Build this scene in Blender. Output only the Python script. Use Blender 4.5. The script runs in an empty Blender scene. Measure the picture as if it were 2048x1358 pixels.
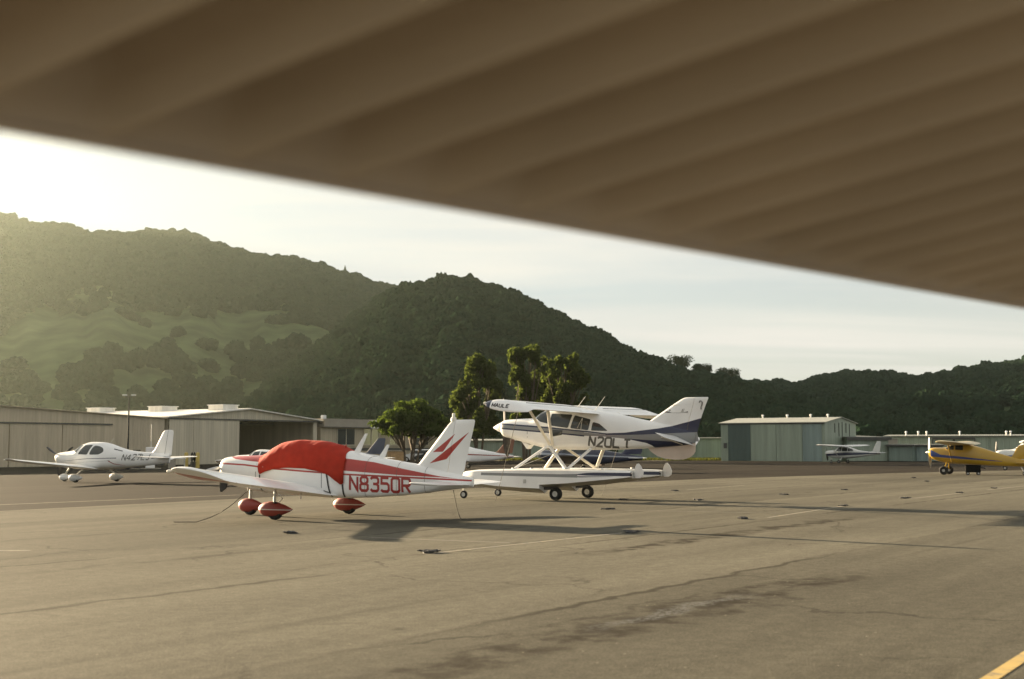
import bpy, bmesh, math, random
import numpy as np
from mathutils import Vector, Matrix
from mathutils.bvhtree import BVHTree

random.seed(7)
rng = np.random.default_rng(7)
sc = bpy.context.scene
COL = sc.collection
R = math.radians

# ------------------------------------------------------------------ camera
F, H, CX, CY, YH = 2600.0, 1.7, 1024.0, 679.0, 893.0     # focal length (px of a 2048 px wide frame), eye height, horizon row
PITCH = math.atan((YH - CY) / F)
cam = bpy.data.cameras.new("camera")
cam_o = bpy.data.objects.new("camera", cam); COL.objects.link(cam_o)
cam.sensor_width = 36.0; cam.lens = 36.0 * F / 2048.0
cam_o.location = (0, 0, H); cam_o.rotation_euler = (math.pi / 2 + PITCH, 0, 0)
cam.clip_start = 0.05; cam.clip_end = 6000
cam.dof.use_dof = True; cam.dof.focus_distance = 36.0; cam.dof.aperture_fstop = 2.2
sc.camera = cam_o

# ------------------------------------------------------------------ light
SUN_AZ, SUN_EL = R(-48.0), R(11.0)       # left of the view axis, low
sun_dir = Vector((math.sin(SUN_AZ) * math.cos(SUN_EL), math.cos(SUN_AZ) * math.cos(SUN_EL), math.sin(SUN_EL)))
sl = bpy.data.lights.new("sun", 'SUN'); sl.energy = 5.0; sl.angle = R(0.6); sl.color = (1.0, 0.79, 0.52)
so = bpy.data.objects.new("sun", sl); COL.objects.link(so)
so.rotation_euler = sun_dir.to_track_quat('Z', 'Y').to_euler()

sc.render.engine = 'CYCLES'
sc.view_settings.view_transform = 'Standard'; sc.view_settings.look = 'None'
sc.view_settings.exposure = 2.6; sc.view_settings.gamma = 1.0
try: sc.view_settings.use_curve_mapping = False
except Exception: pass
sc.cycles.use_denoising = True; sc.cycles.denoiser = 'OPENIMAGEDENOISE'; sc.cycles.denoising_input_passes = 'RGB_ALBEDO_NORMAL'; sc.cycles.denoising_prefilter = 'ACCURATE'
sc.cycles.sample_clamp_indirect = 0.5; sc.cycles.sample_clamp_direct = 1.0
sc.cycles.max_bounces = 6; sc.cycles.volume_bounces = 0; sc.cycles.transparent_max_bounces = 6
sc.cycles.caustics_reflective = False; sc.cycles.caustics_refractive = False

def N(nt, t, **kw):
    n = nt.nodes.new(t)
    for k, v in kw.items(): setattr(n, k, v)
    return n
def L(nt, a, b): nt.links.new(a, b)

world = bpy.data.worlds.new("World"); sc.world = world; world.use_nodes = True
wt = world.node_tree; wt.nodes.clear()
wo = N(wt, 'ShaderNodeOutputWorld'); bg = N(wt, 'ShaderNodeBackground'); bg.inputs[1].default_value = 0.05
sky = N(wt, 'ShaderNodeTexSky', sky_type='NISHITA', sun_disc=False)
sky.sun_elevation = SUN_EL; sky.sun_rotation = SUN_AZ; sky.altitude = 50; sky.air_density = 1.0; sky.dust_density = 0.4; sky.ozone_density = 1.2
tc = N(wt, 'ShaderNodeTexCoord')
sep = N(wt, 'ShaderNodeSeparateXYZ'); L(wt, tc.outputs['Generated'], sep.inputs[0])
# thin cirrus: direction projected on a flat layer so that streaks run along the horizon
mx = N(wt, 'ShaderNodeMath', operation='MAXIMUM'); mx.inputs[1].default_value = 0.02; L(wt, sep.outputs['Z'], mx.inputs[0])
zadd = N(wt, 'ShaderNodeMath', operation='ADD'); zadd.inputs[1].default_value = 0.12; L(wt, mx.outputs[0], zadd.inputs[0])
dx = N(wt, 'ShaderNodeMath', operation='DIVIDE'); L(wt, sep.outputs['X'], dx.inputs[0]); L(wt, zadd.outputs[0], dx.inputs[1])
dy = N(wt, 'ShaderNodeMath', operation='DIVIDE'); L(wt, sep.outputs['Y'], dy.inputs[0]); L(wt, zadd.outputs[0], dy.inputs[1])
cmb = N(wt, 'ShaderNodeCombineXYZ'); L(wt, dx.outputs[0], cmb.inputs[0]); L(wt, dy.outputs[0], cmb.inputs[1])
mp = N(wt, 'ShaderNodeMapping'); mp.inputs['Rotation'].default_value = (0, 0, R(14)); mp.inputs['Scale'].default_value = (0.28, 1.5, 1); L(wt, cmb.outputs[0], mp.inputs[0])
nz = N(wt, 'ShaderNodeTexNoise'); nz.inputs['Scale'].default_value = 1.15; nz.inputs['Detail'].default_value = 7; nz.inputs['Roughness'].default_value = 0.55; nz.inputs['Distortion'].default_value = 0.5
L(wt, mp.outputs[0], nz.inputs['Vector'])
cr = N(wt, 'ShaderNodeValToRGB'); cr.color_ramp.elements[0].position = 0.36; cr.color_ramp.elements[1].position = 0.68
L(wt, nz.outputs[0], cr.inputs[0])
# the cloud veil is the sky's own light, warmed and lifted
cloudmix = N(wt, 'ShaderNodeMixRGB'); cloudmix.inputs[2].default_value = (2.95, 2.84, 2.60, 1)
cm = N(wt, 'ShaderNodeMapRange'); cm.inputs[3].default_value = 0.52; cm.inputs[4].default_value = 1.0; L(wt, cr.outputs[0], cm.inputs[0])
dim = N(wt, 'ShaderNodeMixRGB', blend_type='MULTIPLY'); dim.inputs[0].default_value = 1; dim.inputs[2].default_value = (.33, .36, .42, 1); L(wt, sky.outputs[0], dim.inputs[1])
L(wt, cm.outputs[0], cloudmix.inputs[0]); L(wt, dim.outputs[0], cloudmix.inputs[1])
L(wt, cloudmix.outputs[0], bg.inputs[0]); L(wt, bg.outputs[0], wo.inputs[0])

# ------------------------------------------------------------------ placing
def ray(u, v):
    a = (u - CX) / F; b = (CY - v) / F; c, s = math.cos(PITCH), math.sin(PITCH)
    return Vector((a, c - b * s, s + b * c))
def ground(u, v, z=0.0):
    r = ray(u, v); t = (z - H) / r.z
    return Vector((0, 0, H)) + r * t
def at(u, v, d):
    r = ray(u, v); return Vector((0, 0, H)) + r * (d / r.y)
AZ = R(33.5)
U1 = Vector((math.sin(AZ), math.cos(AZ), 0)); U2 = Vector((-math.cos(AZ), math.sin(AZ), 0))   # the airfield's own axes

# ------------------------------------------------------------------ object helpers
def tag(o, label=None, cat=None, group=None, kind=None):
    if label: o['label'] = label
    if cat: o['category'] = cat
    if group: o['group'] = group
    if kind: o['kind'] = kind
    return o
def empty(name, loc=(0, 0, 0), rz=0, label=None, cat=None, group=None, scale=1.0):
    o = bpy.data.objects.new(name, None); COL.objects.link(o)
    o.location = loc; o.rotation_euler = (0, 0, rz); o.scale = (scale,) * 3; o.empty_display_size = 0.3
    return tag(o, label, cat, group)
class MB:
    """collects geometry; build() links it as one mesh object"""
    def __init__(s): s.v = []; s.f = []; s.m = []
    def add(s, v, f, mi=0):
        k = len(s.v); s.v += [tuple(p) for p in v]; s.f += [tuple(i + k for i in q) for q in f]; s.m += [mi] * len(f); return s
    def box(s, c, d, rz=0, mi=0, axes=None):
        x, y, z = d[0] / 2, d[1] / 2, d[2] / 2
        M = Matrix.Rotation(rz, 3, 'Z') if axes is None else axes
        v = [Vector(c) + M @ Vector((i * x, j * y, k * z)) for i in (-1, 1) for j in (-1, 1) for k in (-1, 1)]
        return s.add(v, [(0, 1, 3, 2), (4, 6, 7, 5), (0, 4, 5, 1), (2, 3, 7, 6), (0, 2, 6, 4), (1, 5, 7, 3)], mi)
    def loft(s, rings, caps=True, mi=0, closed=True):
        n = len(rings[0]); v = [p for r in rings for p in r]; f = []
        for i in range(len(rings) - 1):
            for j in range(n if closed else n - 1):
                a = i * n + j; b = i * n + (j + 1) % n
                f.append((a, b, b + n, a + n))
        if caps and closed: f.append(tuple(range(n - 1, -1, -1))); f.append(tuple((len(rings) - 1) * n + j for j in range(n)))
        return s.add(v, f, mi)
    def tube(s, pts, r, n=8, flat=1.0, mi=0, caps=True):
        pts = [Vector(p) for p in pts]; rs = r if isinstance(r, (list, tuple)) else [r] * len(pts); rings = []
        for i, p in enumerate(pts):
            t = (pts[min(i + 1, len(pts) - 1)] - pts[max(i - 1, 0)]).normalized()
            a = Vector((1, 0, 0)) if abs(t.x) < 0.75 else Vector((0, 0, 1))
            a = (a - t * a.dot(t)).normalized(); b = t.cross(a)       # a lies along the plane's length: strut chord
            rings.append([p + a * (math.cos(2 * math.pi * k / n) * rs[i]) + b * (math.sin(2 * math.pi * k / n) * rs[i] * flat) for k in range(n)])
        return s.loft(rings, caps, mi)
    def lathe(s, prof, o, axis, n=24, mi=0, sc=(1, 1)):
        ax = Vector(axis).normalized(); a = Vector((0, 0, 1)) if abs(ax.z) < 0.9 else Vector((1, 0, 0))
        a = (a - ax * a.dot(ax)).normalized(); b = ax.cross(a); o = Vector(o)
        return s.loft([[o + ax * t + a * (math.cos(2 * math.pi * k / n) * r * sc[0]) + b * (math.sin(2 * math.pi * k / n) * r * sc[1]) for k in range(n)] for t, r in prof], True, mi)
    def build(s, name, mats, parent=None, smooth=True, angle=35, bevel=0):
        me = bpy.data.meshes.new(name); me.from_pydata(s.v, [], s.f)
        mats = mats if isinstance(mats, (list, tuple)) else [mats]
        for m in mats: me.materials.append(m)
        if len(mats) > 1: me.polygons.foreach_set('material_index', s.m)
        bm = bmesh.new(); bm.from_mesh(me)
        bmesh.ops.recalc_face_normals(bm, faces=bm.faces)
        if bevel: bmesh.ops.bevel(bm, geom=[e for e in bm.edges if len(e.link_faces) == 2 and e.calc_face_angle(0) > 0.5], offset=bevel, segments=1, affect='EDGES')
        if smooth:
            for p in bm.faces: p.smooth = True
            for e in bm.edges:
                if len(e.link_faces) == 2 and e.calc_face_angle(0) > R(angle): e.smooth = False
        bm.to_mesh(me); bm.free()
        o = bpy.data.objects.new(name, me); COL.objects.link(o)
        if parent: o.parent = parent
        return o
def pchip(xs, ys, q):
    xs = np.asarray(xs, float); ys = np.asarray(ys, float); q = np.asarray(q, float)
    if xs[0] > xs[-1]: xs, ys = xs[::-1], ys[::-1]
    h = np.diff(xs); d = np.diff(ys) / h; m = np.zeros(len(xs)); m[0], m[-1] = d[0], d[-1]
    for i in range(1, len(xs) - 1):
        if d[i - 1] * d[i] > 0:
            a, b = 2 * h[i] + h[i - 1], h[i] + 2 * h[i - 1]; m[i] = (a + b) / (a / d[i - 1] + b / d[i])
    k = np.clip(np.searchsorted(xs, q) - 1, 0, len(xs) - 2); t = (q - xs[k]) / h[k]
    return (ys[k] * (1 + 2 * t) * (1 - t) ** 2 + h[k] * m[k] * t * (1 - t) ** 2 + ys[k + 1] * t * t * (3 - 2 * t) + h[k] * m[k + 1] * t * t * (t - 1))

# ------------------------------------------------------------------ materials
def mat(name, col, rough=0.5, var=0.12, scale=3.0, metal=0.0, spec=0.5, bump=0.0, bscale=30, coord='Object', coat=0.0, stretch=None):
    m = bpy.data.materials.new(name); m.use_nodes = True; nt = m.node_tree
    b = nt.nodes['Principled BSDF']
    b.inputs['Roughness'].default_value = rough; b.inputs['Metallic'].default_value = metal
    b.inputs['Specular IOR Level'].default_value = spec; b.inputs['Coat Weight'].default_value = coat
    t = N(nt, 'ShaderNodeTexCoord'); n = N(nt, 'ShaderNodeTexNoise'); n.inputs['Scale'].default_value = scale; n.inputs['Detail'].default_value = 6
    src = t.outputs[coord]
    if stretch:
        mpn = N(nt, 'ShaderNodeMapping'); mpn.inputs['Scale'].default_value = stretch; L(nt, src, mpn.inputs[0]); src = mpn.outputs[0]
    L(nt, src, n.inputs['Vector'])
    mr = N(nt, 'ShaderNodeMapRange'); mr.inputs[1].default_value = 0.3; mr.inputs[2].default_value = 0.7; mr.inputs[3].default_value = 1 - var; mr.inputs[4].default_value = 1 + var
    L(nt, n.outputs[0], mr.inputs[0])
    mul = N(nt, 'ShaderNodeVectorMath', operation='SCALE'); mul.inputs[0].default_value = col[:3]; L(nt, mr.outputs[0], mul.inputs['Scale'])
    L(nt, mul.outputs[0], b.inputs['Base Color'])
    if bump:
        n2 = N(nt, 'ShaderNodeTexNoise'); n2.inputs['Scale'].default_value = bscale; n2.inputs['Detail'].default_value = 5; L(nt, src, n2.inputs['Vector'])
        bp = N(nt, 'ShaderNodeBump'); bp.inputs['Strength'].default_value = bump; bp.inputs['Distance'].default_value = 0.02; L(nt, n2.outputs[0], bp.inputs['Height']); L(nt, bp.outputs[0], b.inputs['Normal'])
    return m
def paint(name, base, bands, x0, x1, z0, z1, rough=0.32):
    """aircraft paint: bands = (colour, lower edge [(x, z)...], upper edge [(x, z)...]) in the aircraft's own side view"""
    m = mat(name, base, rough, 0.06, 1.3, coat=0.3); nt = m.node_tree; b = nt.nodes['Principled BSDF']
    cur = b.inputs['Base Color'].links[0].from_socket
    t = N(nt, 'ShaderNodeTexCoord'); sp = N(nt, 'ShaderNodeSeparateXYZ'); L(nt, t.outputs['Object'], sp.inputs[0])
    xm = N(nt, 'ShaderNodeMapRange'); xm.inputs[1].default_value = x0; xm.inputs[2].default_value = x1; L(nt, sp.outputs['X'], xm.inputs[0])
    zm = N(nt, 'ShaderNodeMapRange'); zm.inputs[1].default_value = z0; zm.inputs[2].default_value = z1; L(nt, sp.outputs['Z'], zm.inputs[0])
    def curve(pts):
        fc = N(nt, 'ShaderNodeFloatCurve'); L(nt, xm.outputs[0], fc.inputs['Value']); c = fc.mapping.curves[0]
        q = sorted(((x - x0) / (x1 - x0), (z - z0) / (z1 - z0)) for x, z in pts)
        c.points[0].location = q[0]; c.points[-1].location = q[-1]
        for p in q[1:-1]: c.points.new(*p)
        for p in c.points: p.handle_type = 'VECTOR'
        fc.mapping.extend = 'HORIZONTAL'; fc.mapping.update(); return fc.outputs[0]
    for colr, lo, hi in bands:
        xa = (min(p[0] for p in lo + hi) - x0) / (x1 - x0); xb = (max(p[0] for p in lo + hi) - x0) / (x1 - x0)
        g = N(nt, 'ShaderNodeMath', operation='GREATER_THAN'); L(nt, zm.outputs[0], g.inputs[0]); L(nt, curve(lo), g.inputs[1])
        l = N(nt, 'ShaderNodeMath', operation='LESS_THAN'); L(nt, zm.outputs[0], l.inputs[0]); L(nt, curve(hi), l.inputs[1])
        ga = N(nt, 'ShaderNodeMath', operation='GREATER_THAN'); L(nt, xm.outputs[0], ga.inputs[0]); ga.inputs[1].default_value = xa
        lb = N(nt, 'ShaderNodeMath', operation='LESS_THAN'); L(nt, xm.outputs[0], lb.inputs[0]); lb.inputs[1].default_value = xb
        p1 = N(nt, 'ShaderNodeMath', operation='MULTIPLY'); L(nt, g.outputs[0], p1.inputs[0]); L(nt, l.outputs[0], p1.inputs[1])
        p2 = N(nt, 'ShaderNodeMath', operation='MULTIPLY'); L(nt, ga.outputs[0], p2.inputs[0]); L(nt, lb.outputs[0], p2.inputs[1])
        p3 = N(nt, 'ShaderNodeMath', operation='MULTIPLY'); L(nt, p1.outputs[0], p3.inputs[0]); L(nt, p2.outputs[0], p3.inputs[1])
        mixn = N(nt, 'ShaderNodeMixRGB'); L(nt, p3.outputs[0], mixn.inputs[0]); L(nt, cur, mixn.inputs[1]); mixn.inputs[2].default_value = (*colr, 1); cur = mixn.outputs[0]
    L(nt, cur, b.inputs['Base Color'])
    return m
WHITE = (0.78, 0.78, 0.76); RED = (0.36, 0.028, 0.018); NAVY = (0.006, 0.011, 0.042)
M_white = mat('white_aircraft_paint', WHITE, 0.32, 0.05, 1.5, coat=0.3)
M_red = mat('red_paint', RED, 0.35, 0.1, 2, coat=0.3)
M_navy = mat('navy_paint', NAVY, 0.3, 0.1, 2, coat=0.3)
M_black = mat('black_paint', (0.015, 0.015, 0.016), 0.4, 0.2, 4)
M_rubber = mat('tyre_rubber', (0.014, 0.0135, 0.013), 0.85, 0.25, 8)
M_metal = mat('dull_metal', (0.5, 0.5, 0.48), 0.38, 0.15, 5, metal=0.9)
M_strut = mat('cream_strut_paint', (0.72, 0.69, 0.60), 0.4, 0.08, 4)
M_glass = mat('dark_cabin_glass', (0.025, 0.03, 0.03), 0.06, 0.3, 2, spec=0.6)
M_seal = mat('panel_gap', (0.05, 0.05, 0.05), 0.7, 0.1)
M_red_text = mat('red_lettering', (0.33, 0.035, 0.03), 0.4, 0.08)
M_grey_text = mat('grey_lettering', (0.10, 0.10, 0.09), 0.4, 0.08)
M_rope = mat('grey_rope', (0.13, 0.12, 0.10), 0.9, 0.3, 30)
M_lamp = mat('clear_lens', (0.75, 0.72, 0.62), 0.12, 0.05, spec=0.8)

# ------------------------------------------------------------------ aircraft kit (x forward, y left, z up, origin on the ground at the main wheels)
class Body:
    def __init__(s, st, n=40, step=0.07):
        st = sorted(st, key=lambda q: -q[0]); A = np.array(st, float); s.A = A
        xs = sorted(set(list(np.arange(A[-1, 0], A[0, 0], step)) + [A[0, 0]]), reverse=True); s.n = n
        s.rings = [s.ring(x) for x in xs]
        s.mb = MB().loft(s.rings)
        s.bvh = BVHTree.FromPolygons([Vector(p) for p in s.mb.v], s.mb.f)
    def par(s, x):
        x = min(max(x, s.A[-1, 0]), s.A[0, 0]); return [float(pchip(s.A[:, 0], s.A[:, k], [x])[0]) for k in range(1, 7)]
    def pt(s, x, t, off=0.0):
        zb, zt, w, zm, et, eb = s.par(x); c, sn = math.cos(t), math.sin(t); e = et if sn >= 0 else eb
        return (x, (w + off) * math.copysign(abs(c) ** (2 / e), c), zm + ((zt - zm if sn >= 0 else zm - zb) + off) * math.copysign(abs(sn) ** (2 / e), sn))
    def ring(s, x, off=0.0): return [s.pt(x, 2 * math.pi * k / s.n, off) for k in range(s.n)]
    def side(s, x, z, sgn=1, off=0.004):
        h = s.bvh.ray_cast(Vector((x, sgn * 3, z)), Vector((0, -sgn, 0)))
        if h[0] is None:
            h = s.bvh.find_nearest(Vector((x, 0, z)))
            return h[0] + Vector((0, sgn * off, 0))
        return h[0] + h[1] * off if h[1].dot(Vector((0, sgn, 0))) > 0 else h[0] - h[1] * off
def panel(body, poly, name, m, parent, sgn=1, off=0.005, cuts=3):
    """a flush panel (window, door line) laid on the body's side inside a side-view outline"""
    bm = bmesh.new(); vs = [bm.verts.new((x, 0, z)) for x, z in poly]; f = bm.faces.new(vs)
    bmesh.ops.triangulate(bm, faces=[f])
    for _ in range(cuts): bmesh.ops.subdivide_edges(bm, edges=[e for e in bm.edges if e.calc_length() > 0.07], cuts=1, use_grid_fill=True); bmesh.ops.triangulate(bm, faces=bm.faces[:])
    for v in bm.verts: v.co = body.side(v.co.x, v.co.z, sgn, off)
    me = bpy.data.meshes.new(name); bm.to_mesh(me); bm.free(); me.materials.append(m)
    for p in me.polygons: p.use_smooth = True
    o = bpy.data.objects.new(name, me); COL.objects.link(o); o.parent = parent; return o
def rounded(poly, r=0.06, k=4):
    out = []; n = len(poly)
    for i in range(n):
        p0, p, p1 = (Vector(poly[(i + j) % n]) for j in (-1, 0, 1))
        a = p + (p0 - p).normalized() * min(r, (p0 - p).length * .45); b = p + (p1 - p).normalized() * min(r, (p1 - p).length * .45)
        for q in range(k + 1):
            t = q / k; out.append(tuple(a * (1 - t) ** 2 + p * 2 * t * (1 - t) + b * t * t))
    return out
def airfoil(n=14, t=0.12, camber=0.02, f0=0.0, f1=1.0):
    up, lo = [], []
    for i in range(n + 1):
        x = f0 + (f1 - f0) * 0.5 * (1 - math.cos(math.pi * i / n))
        y = 5 * t * (0.2969 * x ** .5 - 0.126 * x - 0.3516 * x * x + 0.2843 * x ** 3 - 0.1036 * x ** 4) + 0.001 * x
        c = camber * 4 * x * (1 - x); up.append((x, c + y)); lo.append((x, c - y))
    return up[::-1] + lo[1:]                 # TE -> LE -> TE
def surf(mb, secs, n=14, vertical=False, mi=0):
    """secs: (x_le, y, z, chord, twist deg, thickness, camber); vertical: thickness along y"""
    rings = []
    for xl, y, z, c, tw, t, cam_, *cut in secs:
        ca, sa = math.cos(R(tw)), math.sin(R(tw)); r = []
        for px, pz in airfoil(n, t, cam_, *(cut or (0, 1))):
            dx, dz = -px * c, pz * c
            if vertical: r.append((xl + dx, y + dz, z))
            else: r.append((xl + dx * ca, y, z + dz * ca + dx * sa))
        rings.append(r)
    return mb.loft(rings, True, mi)
def mirror_secs(secs): return [(a, -b, *c) for a, b, *c in secs]
GL = {  # block letters as strokes in a unit cell 0.62 wide, 1 high
 'N': [[(0, 0), (0, 1), (.62, 0), (.62, 1)]], '8': [[(.15, .5), (.47, .5), (.62, .4), (.62, .13), (.5, 0), (.12, 0), (0, .13), (0, .4), (.15, .54), (.03, .66), (.03, .88), (.14, 1), (.48, 1), (.59, .88), (.59, .66), (.46, .54)]],
 '3': [[(0, .87), (.13, 1), (.5, 1), (.62, .87), (.62, .63), (.5, .52), (.2, .52)], [(.5, .5), (.62, .4), (.62, .13), (.5, 0), (.13, 0), (0, .13)]],
 '5': [[(.6, 1), (.03, 1), (.03, .58), (.48, .58), (.62, .45), (.62, .13), (.5, 0), (.12, 0), (0, .12)]],
 '0': [[(.3, 0), (.5, 0), (.62, .13), (.62, .87), (.5, 1), (.12, 1), (0, .87), (0, .13), (.12, 0), (.3, 0)]],
 'O': [[(.3, 0), (.62, 0), (.62, 1), (0, 1), (0, 0), (.3, 0)]],
 'R': [[(0, 0), (0, 1), (.5, 1), (.62, .88), (.62, .6), (.5, .48), (.05, .48)], [(.3, .46), (.6, 0)]],
 '2': [[(.03, .86), (.12, 1), (.5, 1), (.62, .88), (.6, .62), (0, 0), (.62, 0)]],
 'L': [[(0, 1), (0, 0), (.6, 0)]], 'T': [[(0, 1), (.62, 1)], [(.31, .96), (.31, 0)]],
 '4': [[(.62, .3), (0, .3), (.42, 1)], [(.44, .97), (.44, 0)]], '7': [[(0, 1), (.62, 1), (.25, 0)]],
 'J': [[(.5, 1), (.5, .15), (.38, 0), (.12, 0), (0, .15)]],
 'M': [[(-.04, 0), (-.04, 1), (.33, .22), (.70, 1), (.70, 0)]], 'A': [[(0, 0), (.31, 1), (.62, 0)], [(.14, .33), (.48, .33)]],
 'U': [[(0, 1), (0, .13), (.12, 0), (.5, 0), (.62, .13), (.62, 1)]], 'E': [[(.6, 1), (0, 1), (0, 0), (.6, 0)], [(0.03, .52), (.5, .52)]]}
def letter_strips(text, adv=0.86, wd=0.15, slant=0.0):
    out = []; cx = 0
    for ch in text:
        if ch != ' ':
            for line in GL[ch]:
                P = []
                for a, b in zip(line, line[1:]):          # resample
                    k = max(1, int(math.dist(a, b) / 0.09))
                    P += [((a[0] + (b[0] - a[0]) * i / k), (a[1] + (b[1] - a[1]) * i / k), i == 0) for i in range(k)]
                P.append((*line[-1], True)); Q = []
                for i, (x, y, _) in enumerate(P):
                    d0 = Vector((x - P[i - 1][0], y - P[i - 1][1])).normalized() if i else None
                    d1 = Vector((P[i + 1][0] - x, P[i + 1][1] - y)).normalized() if i < len(P) - 1 else None
                    d0 = d0 or d1; d1 = d1 or d0
                    n0, n1 = Vector((-d0.y, d0.x)), Vector((-d1.y, d1.x)); m_ = (n0 + n1).normalized(); k = min(1 / max(m_.dot(n1), .35), 2.2) * wd / 2
                    y0 = .075 + y * .85
                    Q.append([(cx + .08 + x + m_.x * k * s + slant * (y0 + m_.y * k * s), y0 + m_.y * k * s) for s in (1, -1)])
                out.append(Q)
        cx += adv
    return out, cx
def lettering(body_fn, text, p0, p1, height, name, m, parent, slant=0.0, wd=0.15, adv=0.86, off=0.006):
    """p0, p1: (x, z) of the baseline's start and end in side view; body_fn(x, z, off) -> surface point"""
    strips, wid = letter_strips(text, adv, wd, slant); mb = MB(); k = 0
    dx, dz = (p1[0] - p0[0]) / wid, (p1[1] - p0[1]) / wid
    for Q in strips:
        v = []; k += 1
        for pair in Q:
            for (a, b) in pair: v.append(body_fn(p0[0] + dx * a, p0[1] + dz * a + height * b, off + 0.0006 * (k % 5)))
        mb.add(v, [(2 * i, 2 * i + 1, 2 * i + 3, 2 * i + 2) for i in range(len(Q) - 1)])
    return mb.build(name, m, parent)
def wheel(parent, x, y, r, w, name='wheel', rim=0.5):
    t = MB(); t.lathe([(-w * .32, r * rim), (-w * .5, r * .72), (-w * .48, r * .88), (-w * .3, r * .98), (0, r), (w * .3, r * .98), (w * .48, r * .88), (w * .5, r * .72), (w * .32, r * rim)], (x, y, r), (0, 1, 0), 28)
    o = t.build(name, M_rubber, parent)
    h = MB().lathe([(-w * .36, r * rim * .98), (-w * .30, r * .3), (-w * .46, r * .22), (w * .46, r * .22), (w * .30, r * .3), (w * .36, r * rim * .98)], (x, y, r), (0, 1, 0), 20)
    h.build('rim', M_metal, o); return o
def pant(mb, x, y, z, l, w, h, n=20, nose=.42):
    prof = [(-1, .03), (-.8, .30), (-.5, .62), (-.15, .88), (.15, 1.0), (.45, .98), (.7, .82), (.88, .55), (.97, .28), (1, .04)]
    return mb.lathe([(t * l / 2, r) for t, r in prof], (x, y, z), (1, 0, 0), n, 0, (h / 2, w / 2))
def prop(parent, x, z, rad, blades, cone=(0.3, 0.16), pm=None, sm=None, chord=0.1):
    p = MB()
    for ang in blades:
        a = R(ang); d = Vector((0, math.cos(a), math.sin(a))); e = Vector((0, -math.sin(a), math.cos(a))); rings = []
        for k in range(9):
            t = k / 8; r_ = rad * (0.1 + 0.9 * t); c = chord * (.6 + 1.0 * math.sin(math.pi * min(1, t * .75 + .15))) * (1 if t < .95 else .45); tw = R(62 - 44 * t)
            cd = e * math.cos(tw) + Vector((1, 0, 0)) * math.sin(tw); nd = d.cross(cd)
            rings.append([Vector((x - .05, 0, z)) + d * r_ + cd * (c * .5 * math.cos(q)) + nd * (c * .09 * math.sin(q)) for q in [2 * math.pi * j / 10 for j in range(10)]])
        p.loft(rings)
    p.lathe([(-.1, .07), (0, .07)], (x, 0, z), (1, 0, 0), 12)
    o = p.build('propeller', pm or M_black, parent)
    l, r_ = cone
    MB().lathe([(-.06, r_ * .98), (0, r_), (l * .25, r_ * .9), (l * .55, r_ * .62), (l * .85, r_ * .26), (l * .97, r_ * .09), (l, .004)], (x, 0, z), (1, 0, 0), 24).build('spinner', sm or M_white, o)
    return o
def pose(X, Y, a): return (X, Y, 0), math.pi - a

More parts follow.
